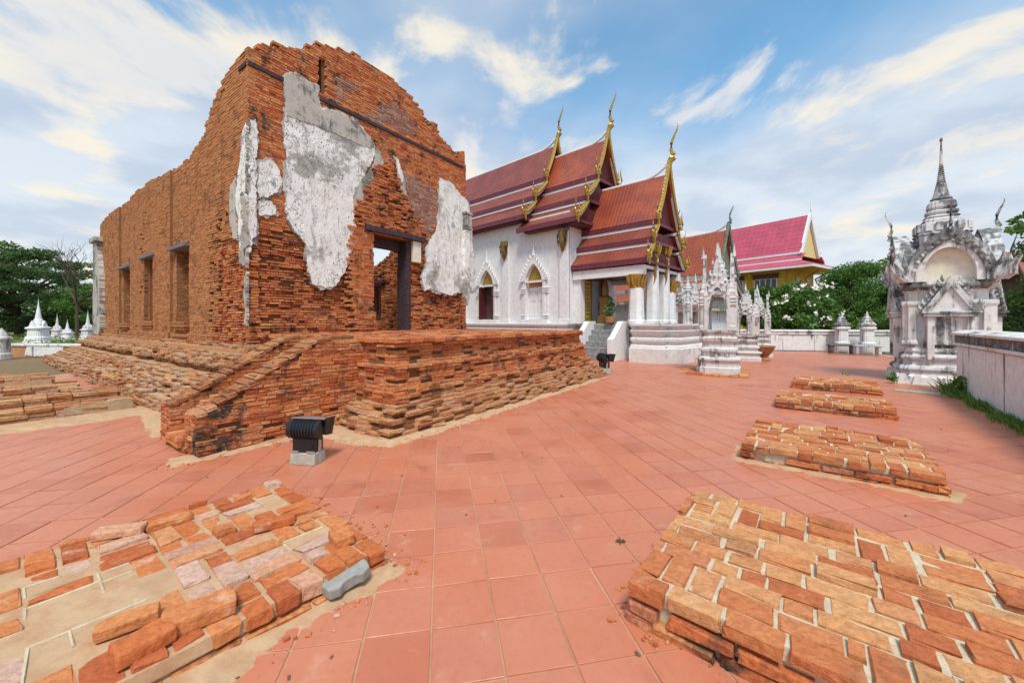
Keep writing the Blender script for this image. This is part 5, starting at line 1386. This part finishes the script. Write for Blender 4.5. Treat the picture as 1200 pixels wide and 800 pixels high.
# pale step slab in front of the shrine
mb = MB(); mb.box(-.55, .5, -.12, .12, -.005, .035); o = mb.build('stone_step', M['concrete'], bevel=.008); x, y = G(1092, 462); o.location = (x, y, 0); o.rotation_euler = (0, 0, rad(-52)); tag(o, 'flat pale stone step lying in front of the spired shrine', 'step')

def far_wall():
    a = Vector((9.3, 21.3)); b = Vector((17.9, 19.0)); c = Vector((24, 17.4)); L = (c-a).length
    t = thing('boundary_wall', (a.x, a.y), math.atan2(c.y-a.y, c.x-a.x), 'low far white boundary wall in front of the flowering shrub', 'wall')
    mb = MB(); mb.box(0, L, 0, .3, -.4, .86); mb.build('wall_body', M['plaster_wall'], t)
    mb = MB(); mb.box(0, L, -.06, .36, .861, .93); mb.box(0, L, -.02, .32, .931, 1.0); mb.build('moulding', M['plaster_mondop'], t, bevel=.01)
    mb = MB(); mb.slab([(0, -.08, 1.001), (0, -.08, 1.05), (0, .15, 1.10), (0, .38, 1.05), (0, .38, 1.001)], (L, 0, 0)); mb.build('coping', M['plaster_mondop'], t, bevel=.01)
    for i in range(8): mb = MB(); mb.box(.4+i*1.95, .4+i*1.95+.35, -.035, -.002, -.4, .85); mb.build('buttress', M['plaster_wall'], t, bevel=.01)
    mb = MB(); mb.box(0, L, -.14, -.0, -.05, .045); mb.build('drain_kerb', M['cap_dark'], t)
    for (px, py, dark, lab) in ((986, 412.5, 1, 'small white ash chedi behind the black bench against the far wall'), (1016, 413.5, 0, 'small white ash chedi behind the white bench against the far wall')):
        X, Y = G(px, py); Y -= .25; X = (px-600)/FPX*Y
        s = thing('ash_chedi', (X, Y, 0), rad(-17), lab, 'chedi', 'ash chedis at the far wall'); s.scale = (.82, .82, 1)
        mb = MB(); mb.plan(RED, [(.34, -.05), (.34, .5), (.28, .55), (.27, 1.1), (.36, 1.16), (.36, 1.24), (.26, 1.28)]); mb.build('pedestal', M['plaster_wall'], s, bevel=.01)
        mb = MB(); mb.plan(RED, [(.30, 1.281), (.36, 1.34), (.30, 1.44), (.22, 1.50), (.24, 1.56), (.15, 1.62), (.16, 1.68), (.08, 1.76), (.03, 1.95), (.0, 2.02)]); mb.build('bell', M['plaster_mondop_dark'], s, bevel=.008)
        Y -= .55; X = (px-600)/FPX*Y
        b_ = thing('stone_bench', (X, Y, 0), rad(-17), 'black stained stone bench in front of the far wall' if dark else 'white stone bench in front of the far wall', 'bench', 'stone benches at the far wall')
        mt = M['cap_dark'] if dark else M['plaster_wall']
        mb = MB(); mb.box(-.52, .52, -.2, .2, .36, .44); mb.build('seat', mt, b_, bevel=.02)
        for sx in (-1, 1): mb = MB(); mb.box(sx*.42-.06, sx*.42+.06, -.16, .16, 0, .359); mb.build('leg', mt, b_, bevel=.02)
far_wall()

# ------------------------------------------------------------ row of small white spired shrines
def shrine(loc, s, rz, label, slab_=True):
    t = thing('arched_shrine', loc, rz, label, 'shrine', 'small white arched shrines by the temple'); t.scale = (s, s, s)
    P = M['plaster_shrine']
    def st(name, prof, mat=P, plan=RED, par=t): mb = MB(); mb.plan(plan, prof); return mb.build(name, mat, par, bevel=.008)
    st('base', [(.60, -.02), (.60, .14), (.56, .16), (.56, .30), (.62, .33), (.62, .38), (.50, .42)])
    st('base_moulding', [(.47, .421), (.47, .52), (.53, .56), (.53, .62), (.44, .66), (.43, .78), (.50, .82), (.52, .90), (.46, .94), (.44, 1.0)])
    st('floor', [(.44, 1.001), (.52, 1.06), (.52, 1.10)])
    for sx in (-1, 1):
        for sy in (-1, 1):
            mb = MB(); mb.plan(RED, [(.13, 1.101), (.13, 1.2), (.10, 1.24), (.095, 1.7), (.14, 1.76), (.10, 1.79), (.14, 1.84), (.10, 1.87), (.14, 1.92), (.12, 1.98), (.13, 2.02)], (sx*.37, sy*.37)); p = mb.build('corner_pier', P, t)
            mb = MB(); mb.plan(RED, [(.10, 2.021), (.12, 2.08), (.07, 2.16), (.08, 2.2), (.04, 2.32), (.045, 2.36), (.015, 2.5), (.0, 2.72)], (sx*.37, sy*.37)); mb.build('pinnacle', P, p)
            for dx, dy in ((.17, 0), (0, .17)):
                mb = MB(); mb.plan(SQ, [(.05, 1.101), (.045, 1.95), (.06, 2.0), (.03, 2.1), (.0, 2.38)], (sx*(.30+dx), sy*(.30+dy))); mb.build('pinnacle', P, p)
    for k in range(4):
        R_ = Matrix.Rotation(k*math.pi/2, 4, 'Z'); n = 10; inn, out = [], []
        for i in range(n+1):
            f = i/n; s_ = -1 if f < .5 else 1; g = abs(f-.5)*2          # g 1 at the springing, 0 at the point
            inn.append(R_ @ Vector((s_*.235*g**.75, -.43, 1.66+.56*(1-g**1.6))))
            out.append(R_ @ Vector((s_*(.38*g**1.1), -.43, 1.80+1.32*(1-g)**1.2)))
        dd = R_.to_3x3() @ Vector((0, .10, 0))
        mb = MB(); mb.ring(out, inn, dd)
        for sx in (-1, 1): mb.box(.235 if sx > 0 else -.29, .29 if sx > 0 else -.235, -.43, -.33, 1.101, 1.70, R_)
        g_ = mb.build('arch', P, t)
        mb = MB()
        for i in range(n+1):
            if i == n//2: continue
            q = out[i]; sx = -1 if i < n/2 else 1; w = R_.to_3x3() @ Vector((sx, 0, 0)); mb.tube([q+dd*.3, q+dd*.3+w*.06+Vector((0, 0, .05)), q+dd*.3+w*.05+Vector((0, 0, .17))], [.05, .042, .006], 5, .7)
            if i not in (0, n): mb.tube([(q+inn[i])/2, (q+inn[i])/2-dd*.6], [.055, .02], 6)
        mb.tube([out[n//2]+Vector((0, 0, -.1)), out[n//2]+Vector((0, 0, .25))], [.06, .005], 6)
        mb.build('crest', P, g_)
    st('roof_block', [(.40, 2.021), (.40, 2.10), (.30, 2.2), (.30, 2.34), (.35, 2.38), (.24, 2.44), (.24, 2.6), (.28, 2.64), (.17, 2.70)])
    mb = MB(); mb.lathe([(.17, 2.701), (.19, 2.76), (.12, 2.84), (.13, 2.88), (.07, 2.96), (.08, 3.0), (.035, 3.1), (.04, 3.13), (.0, 3.45)], (0, 0), 12); mb.build('spire', P, t, smooth=True)
    return t
sx1, sy1 = G(842, 440); sy1 += .55
sh1 = shrine(((842-600)/FPX*sy1, sy1, .05), .93, rad(-33), 'nearest white arched shrine with pinnacles on a thin brick pad'); sh1.scale = (.93, .93, 1.10)
shrine(((874-600)/FPX*15.3, 15.3, 0), .88, rad(-33), 'second white arched shrine in the row, half behind the nearest')
shrine(((889-600)/FPX*16.9, 16.9, 0), .86, rad(-33), 'third and farthest white arched shrine in the row, beside the terracotta urn')
shrine(((806-600)/FPX*17.6, 17.6, .2), 1.02, rad(20), 'grey white arched shrine partly hidden behind the temple porch columns')
def pad():
    x = (842-600)/FPX*sy1; t = thing('brick_pad', (x, sy1, 0), rad(-33), 'thin irregular brick pad under the nearest arched shrine', 'brick pad')
    r = random.Random(9); b = []
    for i in range(8):
        for j in range(13):
            X = -.88+i*.22; Y = -.85+j*.135
            if math.hypot(X/1.0, Y/.95) > 1.02+r.uniform(-.08, .05): continue
            b.append((X, Y, .022+r.gauss(0, .004), .21, .125, .05, r.gauss(0, .02), r.gauss(0, .02), r.gauss(0, .05), 0))
    singles('brick', b, M['brick_slab'], t)
pad()
# terracotta urn
x, y = G(900, 423); t = thing('urn', (x, y+.2, 0), 0, 'wide terracotta urn on a footed base beside the arched shrines', 'urn')
mb = MB(); mb.lathe([(.20, 0), (.22, .04), (.17, .09), (.12, .16), (.16, .22)], (0, 0), 18); mb.build('foot', M['terracotta'], t, smooth=True)
mb = MB(); mb.lathe([(.15, .221), (.22, .28), (.30, .42), (.34, .52), (.37, .53), (.37, .57), (.33, .57), (.30, .50)], (0, 0), 20); mb.build('bowl', M['terracotta'], t, smooth=True)

# ------------------------------------------------------------ old temple with orange roof, yellow hall with pink roof
YA = rad(56.6)                              # gable direction
def frame_at(px, py_apex_unused, Y): return ((px-600)/FPX*Y, Y)
YRZ = math.atan2(math.cos(YA), math.sin(YA))
M['roof_orange'] = m_rooftile('orange_tile', (.46, .11, .05), (.36, .085, .045), 5, 5, YRZ, .6, .5)
M['roof_pink'] = m_rooftile('pink_tile', (.54, .085, .14), (.45, .07, .12), 2.2, 2.2, YRZ, .45, .12)
def old_temple():
    Y = 21.5; X = (853-600)/FPX*Y
    t = thing('old_temple', (X, Y), YRZ, 'old temple with faded orange tiled roof and grey green gable behind the arched shrines', 'temple')
    mb = MB(); mb.box(-1.5, 1.5, .5, 9, -.05, 3.6); mb.build('wall', M['plaster_wall'], t)
    T = [(0, 6.55, 1.0, 4.1), (.92, 3.85, 1.75, 2.95), (1.65, 2.75, 2.2, 2.2)]
    gable_roof(t, 0, 3.6, T, 0, ['roof_orange'], gold='green_gable', fin_h=1.1, ridge_up=.35, pediment='green_gable', fascia='plaster_grey', barge_w=.09, fin_r=.06, fl_h=.35)
    T = [(a, b+.55, c, d+.55) for a, b, c, d in T]
    gable_roof(t, 3.2, 9.5, T, 0, ['roof_orange'], gold='green_gable', fin_h=1.1, ridge_up=.35, pediment='green_gable', fascia='plaster_grey', barge_w=.09, fin_r=.06, fl_h=.35)
old_temple()
M['yellow_pale'] = m_plain('pale_yellow_paint', (.74, .60, .26), .6, .3, 0, .15, 3)
def yellow_hall():
    Y = 36.0; X = (949-600)/FPX*Y
    t = thing('yellow_hall', (X, Y), YRZ, 'yellow hall with a steep bright pink tiled roof and white gable boards', 'hall')
    ez = 6.5; hw = 2.6; L = 16
    mb = MB(); mb.box(-hw, hw, .6, L, -.05, ez); wl = mb.build('wall', M['yellow'], t)
    for i, y in enumerate((1.6, 4.6, 7.6, 10.6)):
        mb = MB(); mb.box(-hw-.08, -hw-.002, y, y+2.0, 4.0, 6.0); w = mb.build('window', M['fascia_white'], t, bevel=.02)
        for k in range(4): mb = MB(); mb.box(-hw-.10, -hw-.082, y+.08+k*.48, y+.48+k*.48, 4.1, 5.5); mb.build('pane', M['glass'], w)
        mb = MB(); mb.box(-hw-.14, -hw-.082, y-.1, y+2.1, 5.55, 6.0); mb.build('awning', M['inside'], w)
    for x in (-1.4, .6):
        mb = MB(); mb.box(x, x+.9, .52, .598, 4.0, 5.5); w = mb.build('window', M['fascia_white'], t, bevel=.02)
        mb = MB(); mb.box(x+.08, x+.82, .50, .519, 4.1, 5.4); mb.build('pane', M['glass'], w)
    for y in (.9, 3.9, 6.9, 9.9, 12.9):
        mb = MB(); mb.box(-hw-.16, -hw-.002, y, y+.3, 0, ez); mb.build('pilaster', M['yellow'], t)
        mb = MB(); mb.tube([(-hw-.1, y+.15, 4.6), (-hw-.5, y+.15, 5.0), (-hw-.3, y+.15, 5.6), (-hw-.9, y+.15, 6.2)], [.03, .08, .08, .05], 6); mb.build('eave_bracket', M['gold'], t, smooth=True)
    for x in (-2.3, 0, 2.3):
        mb = MB(); mb.tube([(x, .55, 4.6), (x, .15, 5.0), (x, .35, 5.6), (x, -.7, 6.2)], [.03, .08, .08, .05], 6); mb.build('eave_bracket', M['gold'], t, smooth=True)
    # roofs: steep upper roof, two skirt tiers along the sides, hipped skirt under the gable
    def plane(name, a, b, c, d, mat, th=.12):
        mb = MB(); mb.hexa([a, b, c, d], [Vector(p)+Vector((0, 0, th)) for p in (a, b, c, d)]); return mb.build(name, mat, t)
    for s in (-1, 1):
        plane('roof_tier', (0, 0, 11.3), (s*2.0, 0, 7.75), (s*2.0, L, 7.75), (0, L, 11.3), M['roof_pink'])
        plane('roof_tier', (s*1.9, -.3, 7.55), (s*2.6, -.3, 7.05), (s*2.6, L, 7.05), (s*1.9, L, 7.55), M['roof_pink'])
        plane('roof_tier', (s*2.5, -.0, 6.95), (s*3.7, -1.5, 6.35), (s*3.7, L, 6.35), (s*2.5, L, 6.95), M['roof_pink'])
        for x, z in ((2.02, 7.70), (2.62, 7.0), (3.72, 6.28)):
            y0 = 0 if x < 2.5 else (-.3 if x < 3 else -1.5)
            a, b = sorted((s*(x-.03), s*(x+.04))); mb = MB(); mb.box(a, b, y0, L, z-.08, z+.12); mb.build('fascia', M['fascia_white'], t)
        mb = MB(); mb.slab([(s*.02, -.12, 11.65), (s*2.1, -.12, 7.6), (s*1.85, -.12, 7.5), (s*.02, -.12, 11.0)], (0, .22, 0)); mb.build('gable_board', M['fascia_white'], t)
        mb = MB(); mb.tube([(s*2.0, -.1, 7.6), (s*2.3, -.1, 7.7), (s*2.25, -.1, 8.2)], [.12, .12, .02], 6); mb.build('gable_finial', M['fascia_white'], t, smooth=True)
    plane('roof_tier', (-2.5, 0, 6.952), (2.5, 0, 6.952), (3.7, -1.5, 6.352), (-3.7, -1.5, 6.352), M['roof_pink'])
    mb = MB(); mb.box(-3.7, 3.7, -1.54, -1.5, 6.2, 6.4); mb.build('fascia', M['fascia_white'], t)
    mb = MB(); mb.box(-3.6, 3.6, -1.4, L, 6.25, 6.30); mb.build('soffit', M['yellow'], t)
    mb = MB(); mb.slab([(-1.8, .1, 7.5), (1.8, .1, 7.5), (0, .1, 10.9)], (0, .15, 0)); mb.build('pediment', M['yellow_pale'], t)
    mb = MB(); mb.tube([(0, -.05, 11.4), (0, -.1, 11.9), (0, -.05, 12.9)], [.09, .06, .01], 6); mb.build('spike', M['fascia_white'], t, smooth=True)
    mb = MB(); mb.plan(SQ, [(.5, 11.0), (.3, 12.2), (.12, 12.4), (.03, 13.8)], (0, 13)); mb.build('roof_spire', M['fascia_white'], t)
yellow_hall()
def small_house(px, pz, Y, label, w=5, roof='roof_red2'):
    X = (px-600)/FPX*Y; t = thing('house', (X, Y), rad(-10), label, 'house')
    mb = MB(); mb.box(-w/2, w/2, 0, 4, -.05, pz-1.3); mb.build('wall', M['inside'], t)
    mb = MB(); mb.hexa([(-w/2-.4, -.5, pz-1.3), (w/2+.4, -.5, pz-1.3), (w/2+.4, 2, pz), (-w/2-.4, 2, pz)], [(-w/2-.4, -.5, pz-1.22), (w/2+.4, -.5, pz-1.22), (w/2+.4, 2, pz+.08), (-w/2-.4, 2, pz+.08)])
    mb.hexa([(-w/2-.4, 2.002, pz), (w/2+.4, 2.002, pz), (w/2+.4, 4.5, pz-1.3), (-w/2-.4, 4.5, pz-1.3)], [(-w/2-.4, 2.002, pz+.08), (w/2+.4, 2.002, pz+.08), (w/2+.4, 4.5, pz-1.22), (-w/2-.4, 4.5, pz-1.22)]); mb.build('roof', M[roof], t)
    for x in (-w*.25, w*.2):
        mb = MB(); mb.box(x-.4, x+.4, -.04, -.002, 1, 2.2); f = mb.build('window', M['fascia_white'], t); mb = MB(); mb.box(x-.34, x+.34, -.06, -.041, 1.06, 2.14); mb.build('pane', M['glass'], f)
small_house(1225, 4.9, 17.5, 'dark house with a maroon tiled roof behind the spired shrine', 6)
small_house(985, 4.3, 60, 'small house with an orange roof seen past the yellow hall', 8, 'roof_orange')

# ------------------------------------------------------------ trees and shrubs
def tree(name, loc, trunk, clumps, per, size, mat, label, cat='tree', group=None, seed=1, limb=True, shell=.45, aspect=.5, r0=.2):
    t = thing(name, loc, 0, label, cat, group); r = random.Random(seed)
    mb = MB(); h = trunk; p = [(0, 0, -.1)]; rr = [r0*1.25]
    for i in range(1, 6): p.append((r.gauss(0, .06)*h*.2, r.gauss(0, .06)*h*.2, h*i/5)); rr.append(r0*(1-.12*i))
    mb.tube(p, rr, 8)
    for c in clumps[::max(1, len(clumps)//22)]:
        e = Vector(c[:3]); s = Vector((0, 0, min(h*.95, max(h*.45, e.z*.6)))); m = s.lerp(e, .5)+Vector((r.gauss(0, .15), r.gauss(0, .15), r.uniform(0, .25)))
        mb.tube([s, m, e], [r0*.5, r0*.3, r0*.07], 5)
    mb.build('trunk', M['bark'], t, smooth=True)
    leaves('crown', crown_points(clumps, per, seed, shell), size, M[mat], t, seed=seed, aspect=aspect)
    return t
def blob(n, R_, H, z0, seed, cr=(.5, .9), flat=.7):
    r = random.Random(seed); out = []
    for i in range(n):
        a = r.random()*6.283; q = math.sqrt(r.random()); z = r.random(); k = math.sqrt(max(.05, 1-(2*z-1)**2*.85))
        s = r.uniform(*cr); out.append((math.cos(a)*q*R_*k, math.sin(a)*q*R_*k, z0+z*H, s, s, s*flat))
    return out
def at(px, Y): return ((px-600)/FPX*Y, Y, 0)
# left: spreading rain trees in tiers, a lighter thicket, a bare tree
def tiers(seed, spread, z0, z1, n):
    r = random.Random(seed); out = []
    for i in range(n):
        z = z0+(z1-z0)*r.choice((.08, .2, .38, .42, .62, .66, .9, .94)); out.append((r.uniform(-spread, spread), r.uniform(-spread*.6, spread*.6), z+r.gauss(0, .15), r.uniform(.9, 1.9), r.uniform(.9, 1.6), r.uniform(.3, .55)))
    return out
tree('rain_tree', at(22, 40), 4.2, tiers(3, 6.5, 3.2, 8.2, 70), 130, .26, 'leaf_dark', 'broad dark green rain tree with layered crown behind the white chedis at the left edge', seed=3, r0=.35)
tree('rain_tree', at(-60, 34), 4.2, tiers(8, 6, 2.6, 8.2, 70), 120, .26, 'leaf_dark', 'dark rain tree crossing the left edge of the picture', seed=5, r0=.35)
tree('leafy_tree', at(98, 38), 2.4, blob(34, 2.6, 3.8, 1.0, 6, (.6, 1.1), .6), 150, .22, 'leaf_mid', 'lighter green bushy tree close to the far left corner of the brick ruin', seed=6)
tree('leafy_tree', at(55, 42), 2.0, blob(40, 5.0, 3.6, .8, 16, (.7, 1.2), .6), 120, .24, 'leaf_dark', 'dark bushy thicket behind the tallest white chedi', 'shrub', seed=9)
def bare_tree():
    t = thing('bare_tree', at(90, 33), 0, 'bare leafless tree with thin branches left of the brick ruin', 'tree'); r = random.Random(4); mb = MB(); tw = []
    def br(p, d, l, rad_, k):
        q = p+d*l; m = p+d*l*.5+Vector((r.gauss(0, .06), r.gauss(0, .06), .05*l)); mb.tube([p, m, q], [rad_, rad_*.8, rad_*.55], 5)
        if k == 0: return
        for i in range(3 if k > 1 else 2):
            nd = (d+Vector((r.gauss(0, .5), r.gauss(0, .4), r.gauss(.12, .3)))).normalized(); br(q if i else m, nd, l*r.uniform(.55, .8), rad_*.55, k-1)
    br(Vector((0, 0, 0)), Vector((0, 0, 1)), 3.2, .14, 0)
    for d in ((.9, 0, .5), (-.6, .2, .7), (.3, -.3, .9), (.7, .3, .2), (-.2, .1, 1)): br(Vector((0, 0, 3.1)), Vector(d).normalized(), 2.1, .09, 4)
    mb.build('branches', M['bark'], t, smooth=True)
bare_tree()
# right: flowering frangipani shrub, round trees, twigs behind the shrine
fr_ = tree('frangipani', at(918, 23.5), 1.6, blob(60, 2.35, 2.5, .9, 11, (.45, .75), .75), 520, .22, 'leaf_mid', 'white flowering frangipani shrub behind the far wall', 'shrub', seed=11, aspect=.42)
def flowers():
    r = np.random.RandomState(5); pts = []
    for (x, y, z, a, b, c) in blob(26, 2.3, 2.3, 1.3, 14, (.1, .2)):
        if y > .9: continue
        for k in range(9): pts.append((x+r.normal(0, .09), min(y, -1.0)-1.15+r.normal(0, .15), z+r.normal(0, .07)))
    leaves('blossom', np.array(pts), .17, M['flower'], fr_, seed=3, aspect=.8)
flowers()
tree('frangipani', at(955, 24.5), 1.6, blob(26, 1.7, 2.0, .7, 19, (.4, .7), .75), 420, .22, 'leaf_mid', 'smaller frangipani shrub right of the white flowering one', 'shrub', seed=21, aspect=.42)
tree('round_tree', at(1003, 30), 2.0, blob(75, 2.5, 4.2, 1.4, 12, (.6, 1.0), .75), 330, .15, 'leaf_mid', 'dense rounded green tree between the yellow hall and the spired shrine', seed=12)
tree('round_tree', at(1038, 28), 1.5, blob(40, 1.9, 3.0, .9, 13, (.5, .9), .7), 330, .16, 'leaf_mid', 'lower green tree just left of the spired shrine', seed=13)
tree('banana_clump', at(1030, 24), .8, blob(16, 1.2, 1.3, .4, 23, (.4, .7), .8), 200, .40, 'leaf_light', 'bright green broad leaved clump behind the right end of the far wall', 'plant', seed=14, aspect=.3)
tree('leafy_tree', at(1062, 15.5), 3.0, [(-.55, 0, 3.9, .38, .35, .28), (.0, .2, 4.25, .45, .4, .26), (-.75, -.1, 3.3, .35, .3, .22), (.5, .2, 4.0, .4, .4, .3), (.9, .3, 3.4, .4, .4, .4), (.3, .3, 3.0, .5, .5, .5)], 260, .17, 'leaf_light', 'thin leafy tree showing behind the left of the spired shrine', seed=15, r0=.08)
tree('leafy_tree', at(1203, 14.5), 4.0, [(.0, 0, 5.3, .5, .4, .3), (-.4, -.1, 4.95, .4, .4, .2), (.5, .1, 5.0, .6, .5, .4), (.6, .2, 4.3, .6, .5, .5), (.3, 0, 3.9, .5, .4, .3), (.9, 0, 4.6, .7, .6, .6), (.4, 0, 3.0, .5, .5, .5), (.5, .3, 2.3, .6, .6, .6)], 330, .17, 'leaf_mid', 'leafy tree reaching into the picture at the right edge', seed=17, r0=.1)
tree('leafy_tree', at(1192, 15.5), 1.5, blob(24, 1.2, 2.0, .4, 31, (.4, .6), .8), 260, .18, 'leaf_dark', 'dark shrub in shade behind the near white wall', 'shrub', seed=18)
# distant tree belt closing the horizon
def belt():
    r = random.Random(2); cl = []
    for i in range(230):
        a = -62+124*i/229; d = r.uniform(85, 120); h = r.uniform(2.5, 5.0); cl.append((math.sin(rad(a))*d, math.cos(rad(a))*d, h*.45, r.uniform(2.5, 5), r.uniform(2, 4), h*.62))
    tag(leaves('tree_belt', crown_points(cl, 26, 4, .5), .75, M['leaf_dark'], None, 'stuff', seed=8), 'far belt of dark trees along the horizon', 'trees')
belt()

# ------------------------------------------------------------ white chedis and low wall at the left
def chedi(px, base, Y, h, w, label, mat='plaster_shrine'):
    X = (px-600)/FPX*Y; t = thing('chedi', (X, Y, 0), rad(10), label, 'chedi', 'white chedis left of the ruin'); k = h
    mb = MB(); mb.plan(RED, [(w*.5, -.05), (w*.5, .07*k), (w*.45, .09*k), (w*.43, .17*k), (w*.38, .19*k)]); mb.build('base', M[mat], t, bevel=.01)
    mb = MB(); mb.plan(RED, [(w*.36, .191*k), (w*.34, .33*k), (w*.42, .355*k), (w*.42, .38*k), (w*.30, .40*k), (w*.26, .47*k), (w*.20, .52*k)]); mb.build('body', M[mat], t, bevel=.01)
    for q in range(4):
        R_ = Matrix.Rotation(q*math.pi/2, 4, 'Z'); mb = MB()
        mb.slab([R_ @ Vector((x*w, -.34*w, z*k)) for x, z in ((-.13, .381), (.13, .381), (.12, .43), (.07, .48), (0, .52), (-.07, .48), (-.12, .43))], R_.to_3x3() @ Vector((0, .12*w, 0))); mb.build('niche', M[mat], t)
    mb = MB(); pr = [(w*.19, .521*k), (w*.20, .535*k), (w*.15, .56*k)]
    for i in range(7): z = .561+i*.04; rr = w*(.145-i*.016); pr += [(rr, z*k), (rr*.9, (z+.034)*k)]
    pr += [(w*.03, .86*k), (.005, k)]
    mb.lathe(pr, (0, 0), 14); mb.build('spire', M[mat], t, smooth=True)
chedi(45, 405, 25, 3.0, 1.1, 'tallest white chedi with a pointed spire left of the ruin', 'white_wall')
chedi(67, 398, 32, 2.2, .75, 'small white chedi with a thin spire right of the tallest one')
chedi(103, 400, 30, 2.4, .85, 'partly hidden white chedi nearest the brick ruin at the left')
chedi(79, 398, 31, 1.7, .8, 'small weathered chedi between two white ones', 'plaster_mondop')
def left_bits():
    X, Y = at(2, 16)[:2]; t = thing('gate_post', (X, Y), 0, 'squat white post at the left edge of the picture', 'post')
    mb = MB(); mb.plan(RED, [(.42, -.05), (.42, .2), (.36, .25), (.36, .8), (.44, .86), (.44, .94), (.3, 1.0), (.2, 1.15), (.0, 1.4)]); mb.build('shaft', M['plaster_shrine'], t, bevel=.01); t.scale = (.55, .55, .9)
    a = Vector(at(-40, 17.2)[:2]); b = Vector(at(112, 16.6)[:2]); L = (b-a).length
    t = thing('low_wall', (a.x, a.y), math.atan2(b.y-a.y, b.x-a.x), 'low crumbling wall of brick and white plaster left of the ruin', 'wall')
    mb = MB(); mb.box(0, L, 0, .35, -.05, .44); mb.build('wall_body', M['brick_plinth'], t)
    mb = MB(); mb.box(-.02, L, -.05, .4, .441, .54); mb.build('coping', M['plaster_mondop'], t, bevel=.015)
    mb = MB(); mb.slab([(x, -.03, z) for x, z in rough_poly([(L-3.4, .02), (L-1.6, .02), (L-1.5, .42), (L-3.3, .42)], 5, .04)], (0, .05, 0)); mb.build('plaster_patch', M['plaster_wall'], t)
    pts = np.random.RandomState(4); n = 4000; P_ = np.stack([pts.uniform(-52, -17, n), pts.uniform(19, 40, n), pts.uniform(0, .35, n)], 1)
    tag(leaves('grass', P_, .5, M['leaf_grass'], None, 'stuff', aspect=.12, seed=6), 'long green grass round the white chedis', 'grass')
    # rubble on the footing
    for k, (x, y, z) in enumerate(((-3.2, 2.2, .56), (-2.7, 1.9, .56), (-3.6, 2.6, .56))):
        W = R2W(x-1.66+1, y+.22)
        pass
left_bits()
